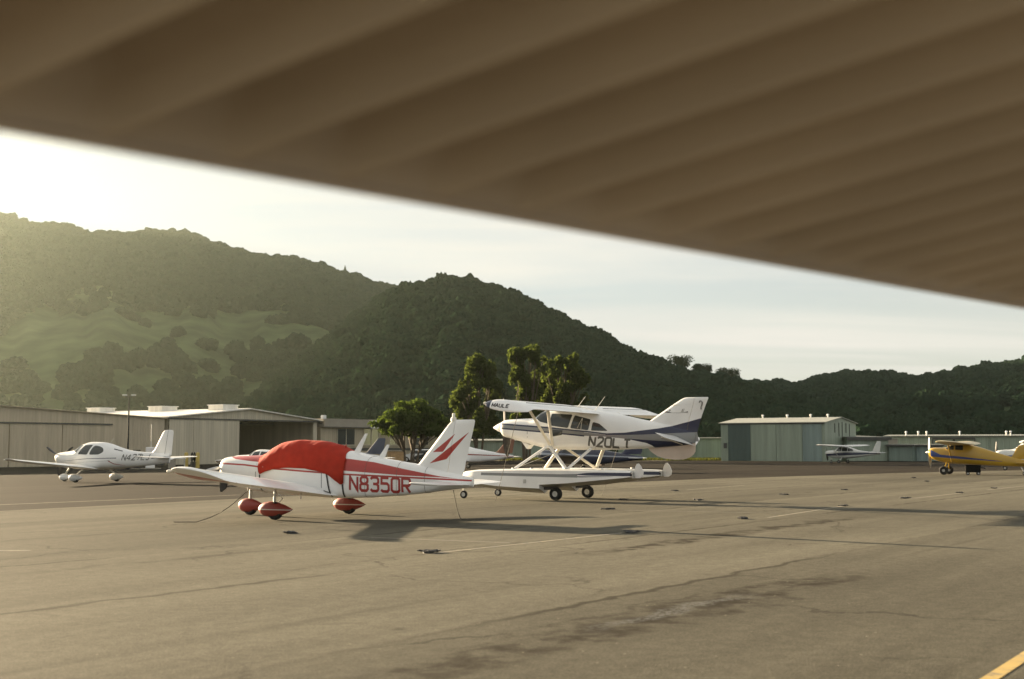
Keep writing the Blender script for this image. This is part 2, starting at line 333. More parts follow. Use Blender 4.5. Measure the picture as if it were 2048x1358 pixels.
# ------------------------------------------------------------------ red and white low-wing aircraft (nearest)
def red_white_plane():
    loc, rz = pose(-5.0, 31.9, .47)
    t = empty('low_wing_aircraft', loc, rz, 'white and red low-wing aircraft N8350R with red cover over its cabin', 'aircraft', 'aircraft parked on the apron')
    b = Body([(2.46, 1.0, 1.38, .22, 1.2, 2.2, 2.2), (2.42, .9, 1.42, .36, 1.18, 2.4, 2.4), (2.2, .76, 1.45, .46, 1.12, 2.6, 3), (1.6, .64, 1.48, .53, 1.08, 2.6, 3.6), (1.1, .58, 1.50, .56, 1.06, 2.4, 4),
              (.85, .56, 1.66, .57, 1.05, 2.2, 4), (.55, .54, 1.79, .575, 1.05, 2.3, 4.2), (.1, .52, 1.825, .575, 1.05, 2.4, 4.5), (-.4, .50, 1.80, .57, 1.05, 2.4, 4.5), (-.95, .475, 1.715, .54, 1.04, 2.3, 4.5), (-1.3, .475, 1.60, .51, 1.03, 2.3, 6),
              (-2.1, .51, 1.44, .40, 1.0, 2.3, 6), (-2.65, .55, 1.365, .325, .98, 2.3, 5.5), (-3.2, .60, 1.275, .245, .95, 2.3, 4.5), (-3.9, .69, 1.13, .15, .91, 2.2, 2.8), (-4.35, .745, 1.04, .085, .89, 2.2, 2.5), (-4.62, .79, .98, .035, .88, 2, 2.2)])
    thin = lambda o: [(2.35, 1.285 + o), (1.5, 1.25 + o), (.6, 1.165 + o), (-1.34, 1.05 + o), (-4.6, .925 + o)]
    body_paint = paint('red_striped_white_paint', WHITE, [
        (RED, [(-1.2, 1.145), (-2.94, 1.03), (-3.8, .995), (-4.25, .965)], [(-1.2, 1.44), (-2.11, 1.335), (-2.94, 1.175), (-3.8, 1.02), (-4.25, .966)]),
        (RED, [(2.18, 1.445), (1.9, 1.39), (1.4, 1.345), (1.05, 1.32)], [(2.18, 1.45), (1.9, 1.6), (1.4, 1.6), (1.05, 1.6)]),
        (RED, thin(-.02), thin(.02)),
        (RED, [(-3.5, 1.31), (-3.94, 1.41), (-4.5, 2.01)], [(-3.5, 1.315), (-4.5, 2.02)]),
        (RED, [(-3.58, 1.57), (-3.85, 1.58), (-4.16, 1.98)], [(-3.58, 1.575), (-4.16, 1.99)])], -5, 3, 0, 2.6)
    fu = b.mb.build('fuselage', body_paint, t)
    # belly seam, door outline and small cowl details
    panel(b, [(-.815, .62), (-.80, .62), (-.80, 1.1), (-.815, 1.1)], 'door_seam', M_seal, fu, 1, .003, 2)
    panel(b, [(1.62, .82), (1.66, .82), (1.66, 1.0), (1.62, 1.0)], 'cowl_latch', M_metal, fu, 1, .006, 1)
    panel(b, [(1.13, .66), (1.145, .66), (1.145, 1.48), (1.13, 1.48)], 'cowl_seam', M_seal, fu, 1, .003, 2)
    for x in (-1.95, -2.75, -3.45):
        rg = b.ring(x, .0015); MB().tube(rg + rg[:1], .0045, 4, 1.0, 0, False).build('skin_seam', M_rope, fu)
    lettering(lambda x, z, o: b.side(x, z, 1, o), 'N8350R', (-1.55, .655), (-3.14, .612), .37, 'registration', M_red_text, fu, 0, .17, .86)
    MB().lathe([(-.012, .16), (.012, .17)], (2.44, 0, 1.20), (1, 0, 0), 24).build('cowl_ring', M_metal, fu)
    for s in (1, -1): MB().lathe([(-.03, .05), (.03, .055), (.035, .045)], (2.44, s * .25, 1.27), (1, 0, 0), 16).build('air_intake', M_black, fu)
    # wings: constant chord, upswept tips
    tipred = paint('red_wingtip_paint', WHITE, [(RED, [(.6, .5), (-1.3, .5)], [(.6, 1.155), (.3, 1.145), (-.3, 1.06), (-1.3, .915)])], -2, 2, 0, 2)
    for s in (1, -1):
        secs = [(.62, s * .45, .75, 1.86, 6.5, .13, .02), (.42, s * .75, .76, 1.6, 7, .15, .02), (.42, s * 2.5, .965, 1.6, 7.5, .15, .02), (.42, s * 4.1, 1.15, 1.6, 8, .145, .02)]
        w = surf(MB(), secs, 16).build('wing', M_white, t)
        tip = surf(MB(), [(.42, s * 4.1, 1.15, 1.6, 8, .145, .02), (.41, s * 4.3, 1.175, 1.57, 8, .13, .035), (.36, s * 4.45, 1.20, 1.47, 8, .095, .05), (.25, s * 4.55, 1.225, 1.28, 8, .055, .05), (.1, s * 4.6, 1.245, .9, 8, .02, .03)], 16).build('wingtip', tipred, w)
        MB().lathe([(-.06, .02), (0, .045), (.05, .04), (.08, .01)], (.40, s * 4.43, 1.17), (1, s * .3, 0), 12).build('position_light', M_lamp, tip)
        # aileron and flap gaps, seen as thin dark seams on top
        for (y0, z0, y1, z1) in ((2.6, .88, 4.05, 1.04), (.9, .69, 2.5, .87)):
            MB().tube([(-.80, s * y0, z0), (-.80, s * y1, z1)], .009, 6).build('control_surface_seam', M_seal, w)
        MB().tube([(.1, s * 2.15, .77), (.1, s * 2.15, .68)], [.012, .012], 8).build('tie_down_ring', M_metal, w)
        leg = MB().tube([(-.2, s * 1.52, .76), (-.18, s * 1.52, .35)], .035, 10).build('landing_gear_leg', M_metal, t)
        MB().tube([(-.28, s * 1.5, .6), (-.40, s * 1.5, .5), (-.24, s * 1.5, .36)], .014, 6).build('torque_link', M_metal, leg)
        wheel(t, -.2, s * 1.52, .21, .15)
        pm_ = paint('red_wheel_fairing_paint', (.27, .032, .022), [((.6, .58, .54), [(.6, .235), (-1, .225)], [(.6, .262), (-1, .24)])], -2, 3, 0, 1, .55)
        pant(MB(), -.22, s * 1.52, .245, .98, .27, .36).build('wheel_fairing', pm_, t)
        MB().tube([(-.55, s * 1.0, .62), (-.55, s * 1.0, .46)], .014, 6).build('fuel_drain', M_metal, w)
    MB().loft([[(.30, y, .93), (.08, y, .88), (.12, y, .76), (.24, y, .68), (.28, y, .69)] for y in (2.885, 2.9, 2.915)]).build('pitot_mast', M_black, t)
    MB().tube([(1.70, 0, .7), (1.72, 0, .34)], .04, 10).build('nose_gear_leg', M_metal, t)
    wheel(t, 1.72, 0, .2, .15)
    pant(MB(), 1.68, 0, .235, .8, .26, .36).build('wheel_fairing', pm_, t)
    prop(t, 2.46, 1.22, .94, (172, 352), (.26, .14), M_metal, M_metal, .07)
    MB().tube([(-.2, .575, .64), (-1.1, .575, .60), (-.95, .65, .66)], .012, 6).build('wing_walk_edge', M_seal, t)
    # tail
    fsec = [(1.02, -2.92, -3.945, -4.34, 1), (1.22, -3.02, -3.98, -4.40, 1), (1.30, -3.17, -3.995, -4.415, 1), (2.20, -3.96, -4.155, -4.645, 1), (2.28, -4.04, -4.17, -4.66, .8), (2.315, -4.10, -4.18, -4.64, .25)]
    fin = surf(MB(), [(a, 0, z, a - e, 0, .115 / (a - e) * k, 0, 0, (a - h) / (a - e) - .004) for z, a, h, e, k in fsec], 12, True).build('fin', body_paint, t)
    rd = surf(MB(), [(a, 0, z, a - e, 0, .115 / (a - e) * k, 0, (a - h) / (a - e) + .010, 1) for z, a, h, e, k in fsec], 8, True).build('rudder', body_paint, t)
    MB().lathe([(-.03, .07), (.04, .06), (.06, .035), (.13, .035), (.15, .02)], (-4.10, 0, 2.32), (0, 0, 1), 14).build('beacon', M_strut, fin)
    lettering(lambda x, z, o: Vector((x, .025 + o, z)), 'L', (-3.985, 2.05), (-4.05, 2.05), .06, 'fin_mark', M_grey_text, fin, .2)
    sb = surf(MB(), [(-3.9, -1.56, .90, .62, 3, .05, 0), (-3.82, -1.5, .895, .74, 3, .08, 0), (-3.78, -.1, .87, .78, 3, .10, 0), (-3.78, .1, .87, .78, 3, .10, 0), (-3.82, 1.5, .895, .74, 3, .08, 0), (-3.9, 1.56, .90, .62, 3, .05, 0)], 12).build('stabilator', M_white, t)
    for x, h, z in ((-1.42, .46, 1.55), (-2.12, .32, 1.425)):
        MB().loft([[(x + .10, 0, z - .03), (x, .022, z - .03), (x - .10, 0, z - .03), (x, -.022, z - .03)], [(x - .28 * h / .46 + .03, 0, z + h), (x - .28 * h / .46, .008, z + h), (x - .28 * h / .46 - .05, 0, z + h), (x - .28 * h / .46, -.008, z + h)]]).build('antenna', M_white, fu)
    # red canvas cover on the cabin
    cv = empty('cabin_cover', loc, rz, 'red canvas cover strapped over the cabin of the white aircraft', 'cover')
    bx, bz = zip(*[(1.1, 1.38), (1.06, 1.2), (1.0, 1.02), (.83, 1.09), (.53, 1.165), (.16, 1.19), (-.35, 1.175), (-.79, 1.10), (-1.0, 1.03), (-1.36, .80), (-1.42, .84)])
    rings = []; nn = 36
    for x in np.linspace(1.1, -1.42, 64):
        zbd = float(np.interp(-x, [-q for q in bx], bz)); off = .026 + .006 * math.sin(x * 9) + (.05 if x < -.95 else 0) * 0
        lo_, hi_ = -math.pi / 2, math.pi / 2
        for _ in range(40):
            md = (lo_ + hi_) / 2
            if b.pt(x, md, off)[2] < zbd: lo_ = md
            else: hi_ = md
        t0 = lo_; ring = []
        for k in range(nn + 1):
            a = t0 + (math.pi - 2 * t0) * k / nn; p = b.pt(x, a, off + .007 * math.sin(a * 5 + x * 4) * math.sin(x * 3 + a * 2) + .004 * math.sin(a * 13 - x * 11) * max(0, math.cos(a * 2)) + .002 * math.sin(x * 31 + a * 4))
            zz = p[2]; sh = .16 * max(0, (zz - 1.40) / .26) if x < -1.0 else 0
            ring.append((x + min(sh, .25) * min(1, (-x - 1.0) / .4), p[1], p[2]))
        rings.append(ring)
    m_c = mat('red_canvas', (0.34, 0.026, 0.012), 0.85, 0.14, 5, spec=.2, bump=.5, bscale=9)
    co = MB().loft(rings, False, 0, False).build('canvas', m_c, cv)
    md = co.modifiers.new('hem', 'SOLIDIFY'); md.thickness = .012; md.offset = 1
    for xa, xb in ((1.0, .99), (-.95, -1.05), (-1.38, -1.41)):
        for s in (1, -1):
            za = float(np.interp(-xa, [-q for q in bx], bz)); P = []
            for k in range(9):
                q = k / 8; P.append((xa + (xb - xa) * q, za + (.52 - za) * q))
            mb = MB(); v = []
            for x, z in P:
                for d_ in (-.02, .02): v.append(b.side(x + d_, z, s, .012))
            mb.add(v, [(2 * i, 2 * i + 1, 2 * i + 3, 2 * i + 2) for i in range(8)]).build('strap', M_black, cv)
    MB().tube([(-1.12, 0, 1.64), (-1.13, 0, 1.75)], [.03, .008], 8).build('flag_knot', m_c, cv)
    MB().lathe([(-.01, .03), (.01, .035), (.015, .01)], (.88, b.side(.88, 1.21, 1, .03).y, 1.21), (0, 1, .2), 12).build('buckle', M_metal, cv)
red_white_plane()

# ------------------------------------------------------------------ white and navy float aircraft on wheeled floats
def float_plane():
    loc, rz = pose(1.965, 42.342, .516)
    t = empty('float_aircraft', loc, rz, 'white and navy high-wing aircraft N20LT standing on wheeled floats', 'float plane', 'aircraft parked on the apron')
    b = Body([(2.56, 2.14, 2.52, .24, 2.35, 2.2, 2.2), (2.52, 2.05, 2.565, .36, 2.32, 2.3, 2.4), (2.2, 1.96, 2.60, .46, 2.26, 2.5, 2.8), (1.8, 1.86, 2.615, .50, 2.22, 2.6, 3), (1.4, 1.76, 2.62, .53, 2.2, 2.6, 3.4),
              (1.22, 1.72, 2.68, .545, 2.2, 2.5, 3.6), (.95, 1.66, 2.86, .555, 2.18, 2.7, 4), (.6, 1.62, 2.93, .56, 2.18, 3.2, 4.2), (.2, 1.60, 2.94, .56, 2.18, 3.4, 4.4), (-.5, 1.59, 2.90, .55, 2.18, 3.2, 4.4), (-1.1, 1.59, 2.82, .50, 2.17, 2.8, 4.2),
              (-1.87, 1.61, 2.69, .40, 2.15, 2.4, 3.8), (-2.56, 1.64, 2.54, .30, 2.12, 2.3, 3.4), (-3.2, 1.68, 2.42, .20, 2.06, 2.3, 3), (-3.9, 1.74, 2.24, .10, 2.0, 2.2, 2.6), (-4.25, 1.80, 2.12, .04, 1.97, 2, 2.2)])
    GREY = (.20, .205, .20)
    lo_sw = [(-1.4, 2.065), (-2.02, 2.065), (-2.58, 2.07), (-3.01, 2.09), (-4.75, 2.16)]
    pm = paint('navy_striped_white_paint', WHITE, [
        (GREY, [(2.45, 2.30), (.61, 2.165), (-.69, 2.045)], [(2.45, 2.45), (.61, 2.31), (-.69, 2.17)]),
        (GREY, [(-.69, 2.04), (-1.3, 2.02), (-2.16, 1.93), (-2.89, 1.885), (-4.6, 1.79)], [(-.69, 2.15), (-1.4, 2.08), (-2.02, 2.075), (-2.58, 2.08), (-3.01, 2.1), (-4.6, 2.155)]),
        (NAVY, [(2.48, 2.425), (.61, 2.285), (-.83, 2.145), (-1.46, 2.075)], [(2.48, 2.475), (.61, 2.335), (-.83, 2.19), (-1.46, 2.115)]),
        (NAVY, [(2.48, 2.275), (.61, 2.135), (-.69, 2.015)], [(2.48, 2.325), (.61, 2.18), (-.69, 2.06)]),
        (NAVY, lo_sw, [(-1.4, 2.115), (-2.02, 2.135), (-2.48, 2.19), (-3.08, 2.26), (-3.48, 2.33), (-4.06, 2.47), (-4.75, 2.65)]),
        (NAVY, [(-2.14, 1.93), (-2.71, 1.81), (-2.89, 1.73), (-3.06, 1.5), (-4.5, 1.5)], [(-2.14, 1.945), (-2.89, 1.89), (-4.25, 1.81), (-4.5, 1.8)])], -5, 3, 1, 3.4)
    fu = b.mb.build('fuselage', pm, t)
    for nm, poly in (('door_window', [(.50, 2.76), (.55, 2.38), (-.12, 2.29), (-.26, 2.72)]), ('rear_window', [(-.20, 2.285), (-.34, 2.70), (-.90, 2.56), (-.83, 2.215)]), ('quarter_window', [(-.92, 2.205), (-.98, 2.48), (-1.2, 2.42), (-1.48, 2.19)])):
        for s in (1, -1): panel(b, rounded(poly, .05), nm, M_glass, fu, s, .006)
    for s in (1, -1):
        panel(b, [(1.17, 2.66), (.93, 2.83), (.68, 2.87), (.62, 2.44), (.9, 2.50)], 'windshield', M_glass, fu, s, .006)
    panel(b, [(.51, 2.25), (.51, 2.01), (.10, 2.07), (.07, 2.22)], 'lower_door_window', M_glass, fu, 1, .007)
    for a_, c_ in (((-.45, 2.28), (-.62, 2.60)), ((-.58, 2.26), (-.62, 2.60))):
        MB().tube([b.side(a_[0], a_[1], 1, .008), b.side(c_[0], c_[1], 1, .008)], .012, 6).build('cabin_frame_tube', M_strut, fu)
    panel(b, [(1.38, 1.80), (1.395, 1.80), (1.395, 2.6), (1.38, 2.6)], 'cowl_seam', M_seal, fu, 1, .003, 2)
    lettering(lambda x, z, o: b.side(x, z, 1, o), 'N20L', (-.80, 1.70), (-1.86, 1.645), .335, 'registration', M_grey_text, fu, .22, .2, .86)
    lettering(lambda x, z, o: b.side(x, z, 1, o), 'T', (-1.93, 1.645), (-2.2, 1.63), .30, 'registration', M_grey_text, fu, .22, .2, .86)
    MB().loft([[(1.82, y, 1.86), (1.62, y, 1.62), (1.5, y, 1.75)] for y in (-.14, -.1, .1, .14)]).build('exhaust_outlet', M_white, fu)
    for s in (1, -1): MB().lathe([(-.03, .07), (.03, .075), (.035, .06)], (2.54, s * .24, 2.36), (1, 0, 0), 16).build('air_intake', M_lamp if s > 0 else M_black, fu)
    prop(t, 2.56, 2.33, .98, (262, 22, 142)[:1] + (82,), (.42, .19), M_black, M_white, .16)
    # wings with drooped tips
    for s in (1, -1):
        base = [(.52, s * .3, 2.93, 1.68, 7.5, .145, .03), (.44, s * .6, 2.945, 1.6, 7.5, .15, .03), (.44, s * 4.55, 2.99, 1.6, 7.5, .145, .03)]
        w = surf(MB(), base, 16).build('wing', M_white, t)
        tip = surf(MB(), [(.44, s * 4.55, 2.99, 1.6, 7.5, .145, .03), (.44, s * 4.75, 2.98, 1.6, 7.5, .135, .02), (.41, s * 4.86, 2.94, 1.55, 7.5, .11, 0), (.34, s * 4.92, 2.88, 1.42, 7.5, .06, -.03), (.2, s * 4.93, 2.84, 1.0, 7.5, .02, -.02)], 16).build('wingtip', paint('navy_wingtip_paint', WHITE, [(NAVY, [(.6, 2.5), (.22, 2.5)], [(.6, 3.3), (.22, 3.3)])], -2, 2, 2, 4), w)
        MB().lathe([(-.06, .02), (0, .05), (.06, .03)], (.44, s * 4.8, 2.97), (1, s * .4, 0), 12).build('position_light', M_lamp, tip)
        wb = BVHTree.FromPolygons([v.co.copy() for v in tip.data.vertices], [tuple(p.vertices) for p in tip.data.polygons])
        def onw(x, z, o, s=s, wb=wb):
            h = wb.ray_cast(Vector((x, s * 7, z)), Vector((0, -s, 0)))
            return (h[0] if h[0] else wb.find_nearest(Vector((x, s * 4.9, z)))[0]) + Vector((0, s * (o + .004), 0))
        if s > 0: lettering(onw, 'MAULE', (.16, 2.862), (-.42, 2.815), .115, 'wingtip_lettering', M_black, tip, .1, .2, .9)
        MB().tube([(-.72, s * .8, 2.945), (-.72, s * 4.4, 2.98)], .009, 6).build('control_surface_seam', M_seal, w)
        for y in (1.4, 2.9, 3.9): MB().loft([[(-.7, s * y - .02, 2.86), (-.7, s * y + .02, 2.86), (-1.05, s * y + .02, 2.76), (-1.05, s * y - .02, 2.76)], [(-.7, s * y - .02, 2.90), (-.7, s * y + .02, 2.90), (-1.05, s * y + .02, 2.80), (-1.05, s * y - .02, 2.80)]]).build('hinge_bracket', M_strut, w)
        MB().tube([(.55, s * .53, 1.75), (.20, s * 2.6, 2.87)], .055, 10, .45).build('wing_strut', M_strut, t)
        MB().tube([(.45, s * .54, 1.75), (-.48, s * 2.6, 2.80)], .05, 10, .45).build('wing_strut', M_strut, t)
    for x, z, h in ((-.13, 2.9, .42), (-.82, 2.85, .45)):
        MB().tube([(x, 0, z), (x - .35, 0, z + h)], [.012, .006], 6).build('whip_antenna', M_strut, fu)
    # tail
    fz = [(1.85, -2.9, -3.94, -4.37, 1), (2.12, -2.75, -3.97, -4.31, 1), (2.35, -2.6, -4.01, -4.37, 1), (2.46, -2.66, -4.04, -4.405, 1), (2.56, -2.82, -4.065, -4.44, 1), (2.66, -2.98, -4.095, -4.475, 1), (2.8, -3.20, -4.14, -4.53, 1), (3.0, -3.52, -4.20, -4.61, 1), (3.16, -3.79, -4.25, -4.68, 1), (3.20, -3.88, -4.26, -4.69, .8), (3.22, -3.96, -4.265, -4.68, .25)]
    fin = surf(MB(), [(a, 0, z, a - e, 0, .125 / (a - e) * k, 0, 0, (a - h) / (a - e) - .003) for z, a, h, e, k in fz], 12, True).build('fin', pm, t)
    rd = surf(MB(), [(a, 0, z, a - e, 0, .125 / (a - e) * k, 0, (a - h) / (a - e) + .009, 1) for z, a, h, e, k in fz], 8, True).build('rudder', pm, t)
    flat = lambda yy: (lambda x, z, o: Vector((x, yy + o, z)))
    lettering(flat(.052), 'MAULE', (-3.40, 2.765), (-3.92, 2.775), .085, 'fin_lettering', M_grey_text, fin, .3, .15)
    MB().tube([(-3.26, .058, 2.775), (-3.34, .06, 2.775), (-3.5, .06, 2.745), (-3.75, .06, 2.74), (-3.93, .055, 2.755), (-4.03, .05, 2.77)], [.004, .022, .006, .005, .005, .02], 6).build('swoosh_mark', M_grey_text, fin)
    MB().tube([(-4.40, .04, 3.05), (-4.43, .04, 3.10), (-4.47, .037, 3.10), (-4.5, .035, 3.06), (-4.49, .036, 2.98), (-4.46, .04, 2.92), (-4.46, .04, 2.84)], [.012, .02, .012, .024, .018, .014, .02], 6).build('rudder_emblem', M_grey_text, rd)
    MB().box((-3.66, .062, 2.985), (.24, .012, .025)).build('static_vent', M_strut, fin)
    for s in (1, -1):
        hs = lambda f0, f1: [(-3.56, s * .05, 2.03, .74, 24, .07, 0, f0, f1), (-3.50, s * 1.2, 2.11, .46, 25, .07, 0, f0, f1), (-3.52, s * 1.42, 2.12, .34, 26, .05, 0, f0, f1), (-3.56, s * 1.47, 2.11, .22, 26, .03, 0, f0, f1)]
        surf(MB(), hs(0, .535), 10).build('stabilizer', M_white, t); surf(MB(), hs(.55, 1), 8).build('elevator', M_white, t)
        for x in (-3.55, -4.0): MB().tube([(-3.85, s * .08, 1.76), (x + .1, s * .8, 1.99 if x > -3.8 else 1.84)], .014, 6).build('stabilizer_brace', M_strut, t)
    v = [(-2.66, 1.65), (-2.78, 1.53), (-2.98, 1.40), (-3.25, 1.32), (-3.57, 1.29), (-3.85, 1.30), (-4.06, 1.36), (-4.18, 1.45), (-4.24, 1.54), (-4.25, 1.80), (-3.4, 1.72)]
    MB().loft([[(x, y, z) for x, z in v] for y in (-.018, .018)]).build('ventral_fin', mat('tan_fin_paint', (.56, .47, .40), .5, .08, 2), t)
    MB().tube([(-4.0, 0, 1.78), (-4.02, 0, 1.66), (-4.12, 0, 1.62)], .02, 6).build('tail_tie_ring', M_metal, t)
    # floats
    fp = paint('navy_striped_float_paint', WHITE, [(NAVY, [(2.62, .835), (-.27, .805), (-1.0, .815), (-1.25, .80), (-2.7, .79)], [(2.62, .86), (-.27, .835), (-.9, .845), (-1.2, .885), (-1.45, .895), (-2.7, .895)]),
                                             (NAVY, [(2.62, .785), (-.27, .76), (-1.0, .745), (-2.0, .775), (-2.1, .78)], [(2.62, .81), (-.27, .785), (-1.0, .775), (-2.0, .782), (-2.1, .781)]),
                                             (GREY, [(2.62, .775), (-.9, .735)], [(2.62, .86), (-.9, .83)])], -3, 4, 0, 1.2)
    m_bot = mat('bare_float_bottom', (.33, .32, .29), .5, .18, 3, metal=.3)
    def hull(st):
        rings = []
        for x, zd, wd, zc, wc, zk in st:
            r = []
            for s in (1, -1):
                seq = [(wd * .25, zd + .018), (wd * .75, zd + .012), (wd, zd - .03), (wc * .6 + wd * .4, (zd + zc) / 2), (wc, zc)]
                r += [(x, s * a, z) for a, z in (seq if s > 0 else seq[::-1])]
            # order: left deck -> left chine, keel, right chine -> right deck
            left = [(x, a, z) for a, z in [(wd * .25, zd + .018), (wd * .75, zd + .012), (wd, zd - .03), (wc * .6 + wd * .4, (zd + zc) / 2), (wc, zc)]]
            right = [(x, -a, z) for (_, a, z) in left[::-1]]
            rings.append(left + [(x, wc * .5, (zc + zk) / 2 + .01), (x, 0, zk), (x, -wc * .5, (zc + zk) / 2 + .01)] + right)
        return rings
    for s in (1, -1):
        y0 = s * 1.12
        fl = empty('float_hull', (0, y0, 0)); fl.parent = t
        A = hull([(3.52, .74, .03, .66, .03, .62), (3.46, .82, .10, .63, .12, .56), (3.3, .875, .17, .585, .21, .50), (2.83, .93, .26, .52, .32, .40), (2.07, .955, .32, .44, .37, .31), (1.2, .97, .35, .40, .39, .25), (.42, .975, .36, .38, .39, .22)])
        B = hull([(.42, .975, .36, .50, .39, .38), (-.6, .97, .34, .56, .37, .45), (-1.6, .955, .27, .66, .30, .58), (-2.4, .94, .20, .74, .22, .69), (-2.62, .93, .17, .77, .18, .73)])
        for rr in (A, B):
            mb = MB(); mb.loft(rr); n = len(rr[0])
            for k, f in enumerate(mb.f):
                if k < (len(rr) - 1) * n and k % n in (4, 5, 6, 7): mb.m[k] = 1
            o = mb.build('hull_section', [fp, m_bot], fl, True, 25)
        for x in (1.58, -.33, .9, -1.6): MB().lathe([(0, .05), (.03, .045), (.035, .02)], (x, 0, .985), (0, 0, 1), 12).build('deck_cleat', M_metal, fl)
        MB().tube([(3.44, 0, .70), (3.46, 0, .42), (3.45, 0, .14)], .028, 8).build('nose_wheel_leg', M_strut, fl)
        wheel(fl, 3.45, 0, .13, .09, 'nose_wheel', .55)
        MB().lathe([(-.12, .06), (0, .08), (.04, .05)], (3.55, 0, .70), (1, 0, 0), 14).build('bow_bumper', M_black, fl)
        wheel(fl, 0.02, .0, .205, .2, 'main_wheel', .45).location = (0, s * .02, 0)
        MB().box((.2, 0, .38), (.5, .16, .10), 0).build('wheel_bracket', M_seal, fl, bevel=.02)
        wr = [(-2.66, .86), (-2.72, 1.06), (-2.78, 1.17), (-2.84, 1.18), (-2.92, 1.08), (-2.99, .92), (-2.97, .80), (-2.88, .735), (-2.74, .735)]
        MB().loft([[(x, y, z) for x, z in wr] for y in (-.022, .022)]).build('water_rudder', M_white, fl)
        MB().box((-2.65, 0, .83), (.10, .26, .17)).build('transom_plate', M_metal, fl, bevel=.01)
        MB().lathe([(-.01, .03), (.01, .03)], (-2.64, .135, .83), (0, 1, 0), 12).build('hinge_bolt', M_black, fl)
        MB().box((.95, .385, .60), (.10, .012, .12)).build('step_plate', M_metal, fl)
        for a, c_ in (((1.58, .97), (.66, 1.72)), ((-.33, .97), (.60, 1.72)), ((-.33, .97), (-.90, 1.64))):
            MB().tube([(a[0], s * 1.08, a[1]), (c_[0], s * .46, c_[1])], .054, 10, .5).build('float_strut', M_strut if s < 0 else M_white, t)
    for x in (1.58, -.33): MB().tube([(x, -1.0, .95), (x, 1.0, .95)], .045, 10, .6).build('spreader_bar', M_strut, t)
    for (x0, x1) in ((1.58, -.33), (-.33, 1.58)): MB().tube([(x0, 1.05, .99), (x1 * .4 + .3, 0, 1.66)], .007, 5).build('brace_wire', M_metal, t)
float_plane()

